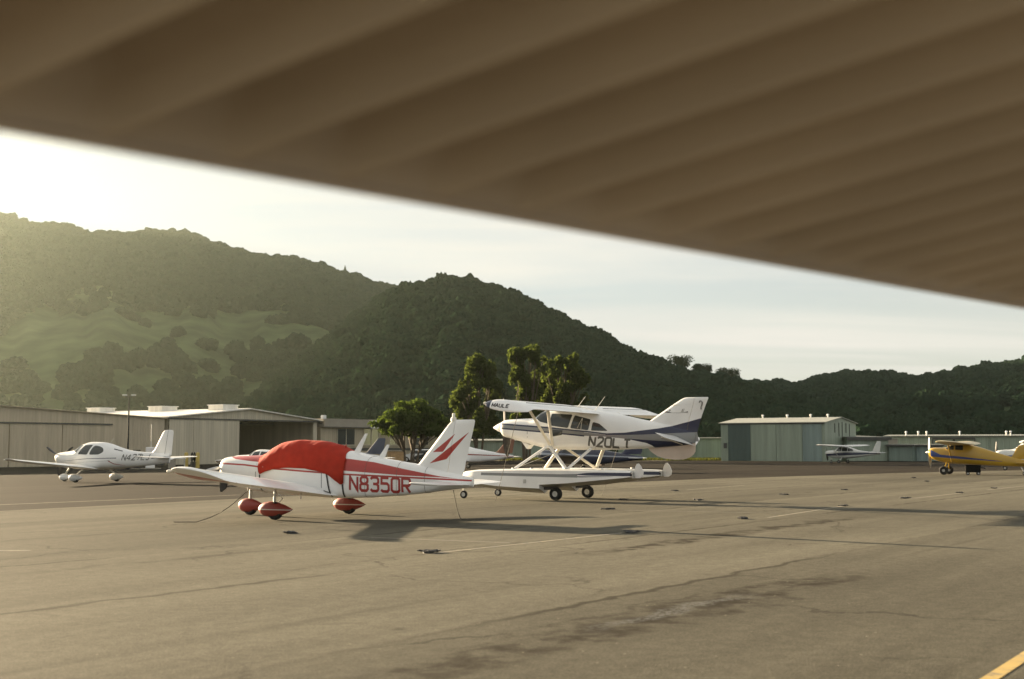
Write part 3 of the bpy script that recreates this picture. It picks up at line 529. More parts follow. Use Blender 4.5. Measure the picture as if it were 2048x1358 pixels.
# ------------------------------------------------------------------ white low-wing aircraft on the left
def glass_cockpit_plane():
    loc, rz = pose(-20.0, 62.8, .5)
    t = empty('low_wing_aircraft', loc, rz, 'white rounded low-wing aircraft N427LJ with white wheel fairings by the tan hangar', 'aircraft', 'aircraft parked on the apron')
    b = Body([(2.5, 1.02, 1.33, .2, 1.17, 2, 2), (2.44, .9, 1.38, .34, 1.15, 2.2, 2.2), (2.1, .75, 1.43, .46, 1.1, 2.3, 2.4), (1.36, .63, 1.52, .56, 1.07, 2.3, 2.6), (1.1, .61, 1.62, .59, 1.07, 2.1, 2.6), (.7, .60, 1.82, .62, 1.07, 2.1, 2.6), (.2, .60, 1.92, .635, 1.08, 2.1, 2.7), (-.4, .61, 1.91, .62, 1.09, 2.1, 2.7),
              (-.9, .62, 1.84, .58, 1.10, 2.1, 2.6), (-1.54, .65, 1.67, .48, 1.10, 2.1, 2.5), (-2.32, .71, 1.51, .34, 1.11, 2.1, 2.4), (-3.2, .79, 1.44, .21, 1.13, 2.1, 2.3), (-4.0, .88, 1.42, .12, 1.15, 2.1, 2.2), (-4.7, .95, 1.38, .05, 1.17, 2, 2)])
    DG = (.06, .065, .08)
    pm = paint('grey_striped_white_paint', WHITE, [(DG, [(1.9, .98), (-.13, 1.11), (-1.75, 1.135)], [(1.9, .985), (-.13, 1.14), (-1.75, 1.175)]), (DG, [(-3.7, 1.13), (-4.9, 1.26)], [(-3.7, 1.17), (-4.9, 1.27)]),
                                                   ((.30, .06, .05), [(-1.3, 1.0), (-1.6, .86), (-2.2, .80)], [(-1.3, 1.06), (-1.6, .90), (-2.2, .81)]),
                                                   (DG, [(.6, .93), (-1.4, 1.02)], [(.6, .935), (-1.4, 1.035)])], -5.2, 3, .4, 2.7)
    fu = b.mb.build('fuselage', pm, t)
    for s in (1, -1):
        panel(b, rounded([(.36, 1.77), (.62, 1.33), (-.02, 1.31), (-.18, 1.78)], .07), 'door_window', M_glass, fu, s)
        panel(b, rounded([(-.28, 1.75), (-.13, 1.31), (-.75, 1.32), (-1.0, 1.45), (-.9, 1.62), (-.6, 1.72)], .12), 'rear_window', M_glass, fu, s)
        panel(b, [(1.12, 1.50), (.72, 1.76), (.50, 1.76), (.78, 1.42)], 'windshield', M_glass, fu, s, .006)
    panel(b, rounded([(-1.45, 1.60), (-1.5, 1.55), (-2.0, 1.46), (-1.95, 1.5)], .02), 'tail_window', M_glass, fu, 1)
    lettering(lambda x, z, o: b.side(x, z, 1, o), 'N427LJ', (-2.02, 1.03), (-3.62, 1.07), .30, 'registration', M_grey_text, fu, .25, .14)
    for s in (1, -1):
        w = surf(MB(), [(.75, s * .5, .70, 1.45, 3, .15, .02), (.62, s * 1.2, .76, 1.3, 2.5, .15, .02), (.45, s * 4.7, 1.06, .85, 1, .13, .02), (.40, s * 5.0, 1.10, .7, 1, .10, .03), (.25, s * 5.15, 1.14, .42, 1, .05, .02)], 14).build('wing', M_white, t)
        MB().lathe([(-.06, .02), (0, .05), (.06, .02)], (.44, s * 4.98, 1.10), (1, s * .4, 0), 10).build('position_light', M_lamp, w)
        MB().tube([(.05, s * .6, .68), (0, s * .95, .55), (-.05, s * 1.26, .36)], [.07, .05, .045], 10, .5).build('landing_gear_leg', M_white, t)
        wheel(t, -.05, s * 1.3, .19, .14)
        pant(MB(), -.05, s * 1.3, .23, .95, .24, .36).build('wheel_fairing', M_white, t)
        surf(MB(), [(-4.0, s * .05, 1.2, .85, 2, .08, 0), (-4.2, s * 1.75, 1.24, .6, 2, .07, 0), (-4.32, s * 1.86, 1.25, .35, 2, .04, 0)], 10).build('stabilizer', M_white, t)
    MB().tube([(1.75, 0, .7), (2.1, 0, .3)], .04, 8).build('nose_gear_leg', M_strut, t)
    wheel(t, 2.1, 0, .17, .12); pant(MB(), 2.07, 0, .21, .8, .22, .34).build('wheel_fairing', M_white, t)
    surf(MB(), [(-3.4, 0, 1.30, 1.4, 0, .06, 0), (-3.75, 0, 1.55, 1.08, 0, .09, 0), (-4.25, 0, 2.35, .66, 0, .09, 0), (-4.36, 0, 2.45, .52, 0, .06, 0), (-4.5, 0, 2.47, .36, 0, .03, 0)], 10, True).build('fin', pm, t)
    MB().tube([(-4.42, .04, 1.35), (-4.6, .03, 2.42)], .006, 5).build('rudder_seam', M_seal, t)
    prop(t, 2.52, 1.19, .96, (150, 30, 270), (.26, .15), M_black, M_lamp, .13)
    MB().tube([(-.9, 0, 1.84), (-1.12, 0, 2.1)], [.012, .005], 6).build('antenna', M_strut, fu)
glass_cockpit_plane()

# ------------------------------------------------------------------ further aircraft
def far_low_wing(u, v, a, label, base=WHITE, finc=None, trim=(.25, .05, .03), sc_=1.0, canopy=True):
    g = ground(u, v); loc, rz = pose(g.x, g.y, a)
    t = empty('low_wing_aircraft', loc, rz, label, 'aircraft', 'aircraft parked along the far taxiway', sc_)
    pm = paint('far_aircraft_paint', base, [(trim, [(2.3, 1.15), (-4.6, .95)], [(2.3, 1.3), (-4.6, 1.0)])], -5, 3, 0, 2.6)
    b = Body([(2.42, .95, 1.38, .3, 1.16, 2.2, 2.2), (2.1, .75, 1.45, .46, 1.1, 2.5, 2.8), (1.1, .58, 1.5, .55, 1.06, 2.4, 3.6), (.8, .56, 1.68, .56, 1.05, 2.2, 4), (.3, .53, 1.83, .57, 1.05, 2.3, 4), (-.5, .5, 1.8, .56, 1.05, 2.3, 4), (-1.3, .49, 1.6, .5, 1.03, 2.3, 4), (-2.6, .6, 1.36, .32, 1, 2.3, 3.5), (-4.6, .85, 1.05, .05, .95, 2, 2.2)], 24, .15)
    fu = b.mb.build('fuselage', pm, t)
    for s in (1, -1):
        for q in ([(.5, 1.7), (.75, 1.28), (.05, 1.28), (.05, 1.7)], [(-.05, 1.7), (-.05, 1.28), (-.9, 1.28), (-.7, 1.64)]): panel(b, rounded(q, .05), 'window', M_glass, fu, s, .01, 2)
        panel(b, [(1.05, 1.5), (.65, 1.74), (.55, 1.7), (.8, 1.42)], 'windshield', M_glass, fu, s, .01, 2)
        surf(MB(), [(.6, s * .45, .66, 1.8, 2.5, .13, .02), (.42, s * .75, .69, 1.55, 2, .15, .02), (.38, s * 4.3, 1.1, 1.5, 1, .14, .02), (.2, s * 4.6, 1.16, 1.1, 1, .05, .03)], 10).build('wing', M_white if base is WHITE else pm, t)
        MB().tube([(-.2, s * 1.5, .7), (-.2, s * 1.5, .25)], .04, 8).build('landing_gear_leg', M_metal, t)
        wheel(t, -.2, s * 1.5, .21, .15)
        surf(MB(), [(-3.85, s * .05, .95, .8, 2, .08, 0), (-3.95, s * 1.55, .97, .65, 2, .07, 0)], 8).build('stabilizer', M_white, t)
    MB().tube([(1.7, 0, .7), (1.72, 0, .25)], .04, 8).build('nose_gear_leg', M_metal, t); wheel(t, 1.72, 0, .19, .14)
    m_f = pm if finc is None else mat('far_fin_paint', finc, .4, .1, 2)
    surf(MB(), [(-3.0, 0, 1.2, 1.5, 0, .07, 0), (-3.3, 0, 1.35, 1.25, 0, .09, 0), (-4.1, 0, 2.2, .6, 0, .08, 0), (-4.2, 0, 2.25, .45, 0, .03, 0)], 8, True).build('fin', m_f, t)
    prop(t, 2.42, 1.16, .92, (170, 350), (.26, .14), M_metal, M_metal, .08)
    MB().tube([(-.8, 0, 1.72), (-1.0, 0, 1.95)], .01, 5).build('antenna', M_strut, fu)
far_low_wing(528, 956, .48, 'white low-wing aircraft mostly hidden behind the red-covered aircraft nose', sc_=.84)
far_low_wing(648, 944, .42, 'white low-wing aircraft with dark fin behind the red canvas cover', finc=(.05, .06, .09))
far_low_wing(915, 938, .40, 'white low-wing aircraft with rust brown fin behind the red and white tail', finc=(.20, .085, .045))
far_low_wing(1150, 944, .30, 'dark navy aircraft hidden behind the struts of the float aircraft', base=(.02, .025, .05), finc=(.02, .025, .06), trim=(.3, .33, .38))

def high_wing(loc, a, label, base, bands, tail_gear=False, sc_=1.0, wingm=None, fincol=None, group='high-wing aircraft parked to the right'):
    lc, rz = pose(loc.x, loc.y, a)
    t = empty('high_wing_aircraft', lc, rz, label, 'aircraft', group, sc_)
    pm = paint('high_wing_paint', base, bands, -6, 3, 0, 3)
    if tail_gear:   # nose up, tail on its wheel
        b = Body([(1.25, 1.15, 1.52, .3, 1.34, 2.2, 2.2), (1.15, 1.02, 1.60, .4, 1.3, 2.3, 2.4), (.8, .84, 1.64, .46, 1.25, 2.4, 2.8), (.25, .70, 1.63, .5, 1.2, 2.4, 3.2), (.0, .67, 1.80, .51, 1.2, 2.4, 3.4), (-.3, .65, 1.92, .52, 1.2, 2.8, 3.6), (-.9, .62, 1.88, .5, 1.17, 2.8, 3.6), (-1.6, .58, 1.70, .42, 1.08, 2.4, 3.2), (-2.8, .54, 1.30, .26, .9, 2.2, 2.8), (-4.3, .50, .86, .07, .68, 2, 2.2)], 28, .12)
        wz, wx, tz = 1.86, .18, .74
    else:
        b = Body([(1.75, 1.0, 1.42, .3, 1.22, 2.2, 2.2), (1.65, .9, 1.48, .4, 1.2, 2.4, 2.4), (1.2, .76, 1.54, .48, 1.16, 2.5, 3), (.55, .64, 1.58, .54, 1.12, 2.5, 3.6), (.1, .6, 1.88, .56, 1.12, 2.5, 4), (-.2, .59, 2.02, .56, 1.12, 2.9, 4), (-1.2, .6, 2.0, .55, 1.12, 2.8, 4), (-1.9, .66, 1.82, .48, 1.14, 2.4, 3.6), (-2.6, .74, 1.6, .36, 1.16, 2.3, 3.2), (-4.2, .95, 1.42, .18, 1.2, 2.2, 2.6), (-5.6, 1.12, 1.36, .05, 1.25, 2, 2.2)], 28, .12)
        wz, wx, tz = 2.08, .05, 1.3
    fu = b.mb.build('fuselage', pm, t)
    wins = [[(.10, 1.78), (.18, 1.52), (-.28, 1.50), (-.28, 1.80)], [(-.36, 1.80), (-.36, 1.50), (-.82, 1.48), (-.80, 1.76)]] if tail_gear else [[(-.1, 1.90), (.12, 1.48), (-.6, 1.46), (-.6, 1.92)], [(-.68, 1.92), (-.68, 1.46), (-1.4, 1.45), (-1.4, 1.88)], [(-1.48, 1.86), (-1.48, 1.46), (-2.2, 1.46), (-2.0, 1.7)]]
    for s in (1, -1):
        for q in wins: panel(b, rounded(q, .05), 'window', M_glass, fu, s, .01, 2)
        panel(b, [(.24, 1.64), (.02, 1.80), (-.05, 1.80), (.14, 1.56)] if tail_gear else [(.5, 1.6), (.1, 1.86), (-.0, 1.86), (.25, 1.55)], 'windshield', M_glass, fu, s, .012, 2)
        sp = 5.0 if tail_gear else 5.4
        w = surf(MB(), [(wx, s * .25, wz, 1.6, 2, .13, .02), (wx, s * 2.7, wz + .05, 1.6, 2, .13, .02), (wx - .1, s * (sp - .3), wz + .11, 1.12, 1, .12, .02), (wx - .2, s * sp, wz + .13, .8, 1, .05, .01)], 12).build('wing', wingm or M_white, t)
        MB().tube([(wx - .35, s * .52, .72), (wx - .45, s * 2.6, wz + .03)], .045, 8, .5).build('wing_strut', pm if tail_gear else M_white, t)
        lx = .26 if tail_gear else -.55
        MB().tube([(lx - .1, s * .42, .72), (lx, s * .95, .30)], [.05, .035], 8, .5).build('landing_gear_leg', pm if tail_gear else M_white, t)
        wheel(t, lx, s * 1.0, .26 if tail_gear else .2, .19, 'wheel', .34)
        surf(MB(), [(-3.75 if tail_gear else -4.75, s * .05, tz, .85, 1, .07, 0), (-3.9 if tail_gear else -4.95, s * 1.55, tz, .6, 1, .06, 0)], 8).build('stabilizer', pm if tail_gear else M_white, t)
    fm = pm if fincol is None else fincol
    if tail_gear:
        surf(MB(), [(-3.3, 0, .95, 1.2, 0, .06, 0), (-3.55, 0, 1.15, 1.05, 0, .08, 0), (-3.8, 0, 1.6, .85, 0, .07, 0), (-3.95, 0, 1.76, .65, 0, .05, 0), (-4.1, 0, 1.8, .4, 0, .02, 0)], 8, True).build('fin', fm, t)
        MB().tube([(-4.0, 0, .55), (-4.15, 0, .2)], .03, 8).build('tail_wheel_leg', M_metal, t); wheel(t, -4.18, 0, .11, .08)
    else:
        surf(MB(), [(-4.0, 0, 1.38, 1.4, 0, .04, 0), (-4.5, 0, 1.5, 1.0, 0, .08, 0), (-5.1, 0, 2.6, .55, 0, .07, 0), (-5.15, 0, 2.66, .45, 0, .02, 0)], 8, True).build('fin', fm, t)
        MB().tube([(1.1, 0, .8), (1.15, 0, .25)], .04, 8).build('nose_gear_leg', M_metal, t); wheel(t, 1.15, 0, .18, .14)
    prop(t, 1.27 if tail_gear else 1.77, 1.34 if tail_gear else 1.22, .95, (262, 82), (.2, .12), M_black if not tail_gear else M_metal, M_metal if tail_gear else M_white, .14)
    return t
YEL = (.42, .255, .018)
g = ground(1902, 949)
M_yw = mat('cream_wing_paint', (.40, .33, .17), .4, .08, 2)
yp = high_wing(g, .48, 'yellow high-wing tailwheel aircraft with a blue side stripe', YEL, [((.02, .045, .20), [(1.1, 1.10), (.5, 1.04), (-.6, .96), (-3.0, .80)], [(1.1, 1.50), (.9, 1.40), (.5, 1.2), (-.6, 1.1), (-3.0, .82)])], True, 1.0, M_yw)
g = ground(1679, 926.5)
f182 = mat('white_fin_paint', WHITE, .35, .05)
high_wing(g, .80, 'small white high-wing aircraft with dark stripes by the green hangar', (.52, .53, .50), [(NAVY, [(1.6, .90), (-1, .94), (-5.2, 1.18)], [(1.6, 1.10), (-1, 1.33), (-5.2, 1.30)]), (NAVY, [(-4.0, 1.38), (-4.5, 1.45), (-5.0, 2.4)], [(-4.0, 1.5), (-4.5, 1.62), (-4.95, 2.5)])], False, .84, mat('dull_white_wing_paint', (.6, .6, .57), .4, .06))
g = ground(2043, 941)
high_wing(g, .35, 'pale high-wing aircraft half hidden behind the yellow tail', (.62, .64, .62), [((.03, .06, .2), [(1.6, .95), (-5.2, 1.2)], [(1.6, 1.1), (-5.2, 1.26)])], False, .95, None, mat('blue_fin_paint', (.03, .07, .22), .35, .1))

# ------------------------------------------------------------------ ground
def flatpoly(name, pts, z, m, kind='structure', sub=0):
    bm = bmesh.new(); f = bm.faces.new([bm.verts.new((p[0], p[1], z)) for p in pts])
    if f.normal.z < 0: f.normal_flip()
    bm.normal_update(); me = bpy.data.meshes.new(name); bm.to_mesh(me); bm.free(); me.materials.append(m)
    o = bpy.data.objects.new(name, me); COL.objects.link(o); o['kind'] = kind; return o
def asphalt(name, col, seams=True, var=.16):
    m = bpy.data.materials.new(name); m.use_nodes = True; nt = m.node_tree; b = nt.nodes['Principled BSDF']; b.inputs['Roughness'].default_value = .92; b.inputs['Specular IOR Level'].default_value = .02
    t = N(nt, 'ShaderNodeTexCoord')
    rot = N(nt, 'ShaderNodeMapping'); rot.inputs['Rotation'].default_value = (0, 0, AZ - math.pi / 2); L(nt, t.outputs['Object'], rot.inputs[0])   # x along the lanes, y across
    def noise(scl, det, st=(1, 1, 1), src=None, rough=.6):
        mp_ = N(nt, 'ShaderNodeMapping'); mp_.inputs['Scale'].default_value = st; L(nt, src or rot.outputs[0], mp_.inputs[0])
        n = N(nt, 'ShaderNodeTexNoise'); n.inputs['Scale'].default_value = scl; n.inputs['Detail'].default_value = det; n.inputs['Roughness'].default_value = rough; L(nt, mp_.outputs[0], n.inputs['Vector']); return n.outputs[0]
    def rng_(s, a, b_, c, d, smooth=True):
        q = N(nt, 'ShaderNodeMapRange'); q.interpolation_type = 'SMOOTHSTEP' if smooth else 'LINEAR'
        for i, v in enumerate((a, b_, c, d)): q.inputs[1 + i].default_value = v
        L(nt, s, q.inputs[0]); return q.outputs[0]
    def mth(op, a, b_=None):
        q = N(nt, 'ShaderNodeMath', operation=op)
        for i, v in enumerate((a, b_)):
            if v is None: continue
            if isinstance(v, (int, float)): q.inputs[i].default_value = v
            else: L(nt, v, q.inputs[i])
        return q.outputs[0]
    big = rng_(noise(.06, 4), .3, .7, 1 - var, 1 + var); streak = rng_(noise(.5, 5, (.10, 1.4, 1)), .3, .7, 1 - var, 1 + var * .8); fine = mth('MULTIPLY', rng_(noise(38, 3, rough=.8), .25, .75, .55, 1.45, False), rng_(noise(13, 4, rough=.75), .3, .7, .85, 1.15, False)); mid = rng_(noise(5, 5), .3, .7, .9, 1.1)
    val = mth('MULTIPLY', mth('MULTIPLY', big, streak), mth('MULTIPLY', fine, mid))
    sc3 = N(nt, 'ShaderNodeVectorMath', operation='SCALE'); sc3.inputs[0].default_value = col; L(nt, val, sc3.inputs['Scale']); cur = sc3.outputs[0]
    def over(c, fac, colr):
        x = N(nt, 'ShaderNodeMixRGB'); L(nt, fac, x.inputs[0]); L(nt, c, x.inputs[1]); x.inputs[2].default_value = (*colr, 1); return x.outputs[0]
    # fine hairline cracks
    vo = N(nt, 'ShaderNodeTexVoronoi', feature='DISTANCE_TO_EDGE'); vo.inputs['Scale'].default_value = .22; vo.inputs['Randomness'].default_value = 1
    wob = N(nt, 'ShaderNodeVectorMath', operation='ADD'); L(nt, rot.outputs[0], wob.inputs[0])
    wn = N(nt, 'ShaderNodeTexNoise'); wn.inputs['Scale'].default_value = .9; wn.inputs['Detail'].default_value = 4; L(nt, rot.outputs[0], wn.inputs['Vector'])
    wm = N(nt, 'ShaderNodeVectorMath', operation='SCALE'); L(nt, wn.outputs['Color'], wm.inputs[0]); wm.inputs['Scale'].default_value = 1.6; L(nt, wm.outputs[0], wob.inputs[1]); L(nt, wob.outputs[0], vo.inputs['Vector'])
    crk = mth('MULTIPLY', rng_(vo.outputs['Distance'], .0, .012, 1, 0), rng_(noise(.25, 2), .48, .6, 0, .55))
    cur = over(cur, crk, (.02, .018, .015))
    if seams:
        lane0 = N(nt, 'ShaderNodeSeparateXYZ'); L(nt, rot.outputs[0], lane0.inputs[0])
        lw = mth('MULTIPLY', mth('SUBTRACT', noise(1.1, 4), .5), .5); lq = mth('DIVIDE', mth('ADD', lane0.outputs['Y'], mth('ADD', lw, 1.75)), 4.5)
        wnz = N(nt, 'ShaderNodeTexWhiteNoise', noise_dimensions='1D'); L(nt, mth('FLOOR', lq), wnz.inputs['W'])
        tone = rng_(wnz.outputs['Value'], 0, 1, .88, 1.10, False); lsc = N(nt, 'ShaderNodeVectorMath', operation='SCALE'); L(nt, cur, lsc.inputs[0]); L(nt, tone, lsc.inputs['Scale']); cur = lsc.outputs[0]
        jd = mth('ABSOLUTE', mth('SUBTRACT', mth('FRACT', lq), .5))
        cur = over(cur, mth('MULTIPLY', rng_(jd, .478, .496, 0, .65), rng_(noise(.5, 3, (.2, 1, 1)), .4, .55, .15, 1)), (.020, .017, .012))
        # oil and tyre marks
        ty = noise(.9, 3, (.05, 1.0, 1)); cur = over(cur, rng_(ty, .60, .70, 0, .22), (.022, .019, .015))
        oil = noise(.55, 4); cur = over(cur, rng_(oil, .68, .76, 0, .3), (.022, .019, .014))
        sp = N(nt, 'ShaderNodeSeparateXYZ'); L(nt, rot.outputs[0], sp.inputs[0])
        wav = mth('MULTIPLY', mth('SUBTRACT', noise(.7, 5), .5), 1.5)
        for q0, w, p0, p1, dark in ((6.05, .50, 6.0, 18.5, .8), (10.55, .38, 17, 32, .85), (6.55, .10, 8, 16, .5), (15.2, .25, 10, 26, .3), (2.0, .2, 9, 20, .35), (12.7, .12, 12, 30, .3)):
            d = mth('ABSOLUTE', mth('ADD', mth('SUBTRACT', sp.outputs['Y'], q0), wav))
            al = mth('MULTIPLY', rng_(sp.outputs['X'], p0, p0 + 2.5, 0, 1), rng_(sp.outputs['X'], p1 - 3, p1, 1, 0))
            br = rng_(noise(2.2, 6), .36, .6, .1, 1)
            cur = over(cur, mth('MULTIPLY', mth('MULTIPLY', rng_(d, w * .35, w, dark, 0), al), br), (.022, .018, .013))
        # loose pale gravel lying in the widest seam
        d = mth('ABSOLUTE', mth('ADD', mth('SUBTRACT', sp.outputs['Y'], 6.12), mth('MULTIPLY', wav, .8)))
        al = mth('MULTIPLY', rng_(sp.outputs['X'], 10.2, 11.5, 0, 1), rng_(sp.outputs['X'], 13.2, 14.6, 1, 0))
        cur = over(cur, mth('MULTIPLY', mth('MULTIPLY', rng_(d, .03, .17, .75, 0), al), rng_(noise(16, 4), .42, .56, 0, 1)), (.12, .122, .12))
        # scattered light chips
    v2 = N(nt, 'ShaderNodeTexVoronoi'); v2.inputs['Scale'].default_value = 3.2; L(nt, rot.outputs[0], v2.inputs['Vector'])
    cur = over(cur, rng_(v2.outputs['Distance'], .035, .05, .8, 0), (.25, .23, .18))
    L(nt, cur, b.inputs['Base Color'])
    n2 = N(nt, 'ShaderNodeTexNoise'); n2.inputs['Scale'].default_value = 45; n2.inputs['Detail'].default_value = 4; L(nt, rot.outputs[0], n2.inputs['Vector'])
    bp = N(nt, 'ShaderNodeBump'); bp.inputs['Strength'].default_value = .35; bp.inputs['Distance'].default_value = .012; L(nt, n2.outputs[0], bp.inputs['Height']); L(nt, bp.outputs[0], b.inputs['Normal'])
    return m
M_dirt = mat('dry_ground', (.075, .068, .035), .95, .3, .08, spec=.1)
M_apron = asphalt('worn_apron_asphalt', (.106, .099, .078)); M_taxi = asphalt('dark_taxiway_asphalt', (.026, .022, .0175), False, .2)
flatpoly('ground', [(-1500, -150), (1500, -150), (1500, 1700), (-1500, 1700)], -.008, M_dirt)
edge = [ground(u, v) for u, v in ((0, 1022), (720, 985), (1440, 957), (1800, 946), (2048, 940))]
e0 = edge[0] - (edge[1] - edge[0]).normalized() * 150; e1 = edge[-1] + (edge[-1] - edge[-2]).normalized() * 160
far_ = [at(-400, 893, 118), at(335, 893, 121), at(640, 893, 138), at(930, 893, 158), at(1440, 893, 158), at(1700, 893, 152), at(2500, 893, 160)]
flatpoly('taxiway', [e0, (-140, 60)] + [(p.x, p.y) for p in far_] + [e1 + Vector((30, 20, 0)), (140, -100), (-80, -120)], -.004, M_taxi)
flatpoly('apron', [e0] + edge + [e1, (160, -60), (60, -100), (-80, -110)], 0.0, M_apron)
def line_mat(col, wear):
    m = mat('worn_yellow_line', col, .75, .2, 2); nt = m.node_tree; b = nt.nodes['Principled BSDF']; cur = b.inputs['Base Color'].links[0].from_socket
    t = N(nt, 'ShaderNodeTexCoord'); n = N(nt, 'ShaderNodeTexNoise'); n.inputs['Scale'].default_value = 6; n.inputs['Detail'].default_value = 8; L(nt, t.outputs['Object'], n.inputs[0])
    q = N(nt, 'ShaderNodeMapRange'); q.inputs[1].default_value = wear - .08; q.inputs[2].default_value = wear + .08; L(nt, n.outputs[0], q.inputs[0])
    x = N(nt, 'ShaderNodeMixRGB'); L(nt, q.outputs[0], x.inputs[0]); x.inputs[1].default_value = (.106, .099, .078, 1); L(nt, cur, x.inputs[2]); L(nt, x.outputs[0], b.inputs['Base Color']); return m
M_line = line_mat((.20, .17, .10), .52); M_faint = line_mat((.15, .125, .085), .56)
for (a, b_, w, m) in (((866, 1107), (1246, 1066), .11, M_line), ((1536, 1035.5), (1690, 1012), .11, M_line), ((1819, 997.5), (1926, 986), .12, M_line), ((1374, 980), (1489, 971), .12, M_line), ((1974, 980), (2060, 971), .12, M_line),
                      ((740, 1075), (1020, 1086), .10, M_faint), ((1214, 1020), (1564, 1027), .10, M_faint), ((-20, 1101.5), (60, 1101.5), .12, M_line), ((1918, 1398), (2135, 1258), .12, line_mat((.36, .25, .07), .40)), ((-30, 1011), (480, 990), .15, M_line)):
    p, q = ground(*a), ground(*b_); d = (q - p).normalized(); n = Vector((-d.y, d.x, 0)) * w / 2
    flatpoly('painted_line', [p + n, q + n, q - n, p - n], .004, m)

# ------------------------------------------------------------------ hills and their woodland
def vnoise(x, y, seed=0):
    xi, yi = np.floor(x).astype(int), np.floor(y).astype(int); fx, fy = x - xi, y - yi; fx = fx * fx * (3 - 2 * fx); fy = fy * fy * (3 - 2 * fy)
    h = lambda a, b: np.modf(np.abs(np.sin(a * 127.1 + b * 311.7 + seed * 74.7) * 43758.5453))[0]
    return (h(xi, yi) * (1 - fx) + h(xi + 1, yi) * fx) * (1 - fy) + (h(xi, yi + 1) * (1 - fx) + h(xi + 1, yi + 1) * fx) * fy
def fbm(x, y, seed=0, o=4): return sum(vnoise(x * 2 ** k, y * 2 ** k, seed + k) / 2 ** k for k in range(o)) / 1.9
def wood_group(name, m, nvar=6):
    ng = bpy.data.node_groups.new(name, 'GeometryNodeTree')
    ng.interface.new_socket('Geometry', in_out='INPUT', socket_type='NodeSocketGeometry'); ng.interface.new_socket('Geometry', in_out='OUTPUT', socket_type='NodeSocketGeometry')
    gi, go = N(ng, 'NodeGroupInput'), N(ng, 'NodeGroupOutput'); jn = N(ng, 'GeometryNodeJoinGeometry')
    for k in range(nvar):
        ico = N(ng, 'GeometryNodeMeshIcoSphere'); ico.inputs['Radius'].default_value = 1; ico.inputs['Subdivisions'].default_value = 4
        ps = N(ng, 'GeometryNodeInputPosition'); ad = N(ng, 'ShaderNodeVectorMath', operation='ADD'); ad.inputs[1].default_value = (k * 7.3, k * 3.1, k); L(ng, ps.outputs[0], ad.inputs[0])
        tot = None
        for scl, amp in ((1.3, .55), (4.5, .42)):
            no = N(ng, 'ShaderNodeTexNoise'); no.inputs['Scale'].default_value = scl; no.inputs['Detail'].default_value = 2; L(ng, ad.outputs[0], no.inputs['Vector'])
            s_ = N(ng, 'ShaderNodeMath', operation='SUBTRACT'); L(ng, no.outputs[0], s_.inputs[0]); s_.inputs[1].default_value = .5
            mu = N(ng, 'ShaderNodeMath', operation='MULTIPLY'); L(ng, s_.outputs[0], mu.inputs[0]); mu.inputs[1].default_value = amp * 2
            if tot: a2 = N(ng, 'ShaderNodeMath', operation='ADD'); L(ng, tot, a2.inputs[0]); L(ng, mu.outputs[0], a2.inputs[1]); tot = a2.outputs[0]
            else: tot = mu.outputs[0]
        sv = N(ng, 'ShaderNodeVectorMath', operation='SCALE'); L(ng, ps.outputs[0], sv.inputs[0]); L(ng, tot, sv.inputs['Scale'])
        sp = N(ng, 'GeometryNodeSetPosition'); L(ng, ico.outputs[0], sp.inputs['Geometry']); L(ng, sv.outputs[0], sp.inputs['Offset'])
        gt = N(ng, 'GeometryNodeGeometryToInstance'); L(ng, sp.outputs[0], gt.inputs[0]); L(ng, gt.outputs[0], jn.inputs[0])
    ip = N(ng, 'GeometryNodeInstanceOnPoints'); L(ng, gi.outputs[0], ip.inputs['Points']); L(ng, jn.outputs[0], ip.inputs['Instance']); ip.inputs['Pick Instance'].default_value = True
    for nm, sock, typ in (('crown_scale', 'Scale', 'FLOAT_VECTOR'), ('crown_turn', 'Rotation', 'FLOAT_VECTOR')):
        na = N(ng, 'GeometryNodeInputNamedAttribute'); na.data_type = typ; na.inputs['Name'].default_value = nm
        if sock == 'Rotation':
            er = N(ng, 'FunctionNodeEulerToRotation'); L(ng, na.outputs[0], er.inputs[0]); L(ng, er.outputs[0], ip.inputs['Rotation'])
        else: L(ng, na.outputs[0], ip.inputs[sock])
    sm = N(ng, 'GeometryNodeSetMaterial'); sm.inputs['Material'].default_value = m; L(ng, ip.outputs[0], sm.inputs[0]); L(ng, sm.outputs[0], go.inputs[0])
    return ng
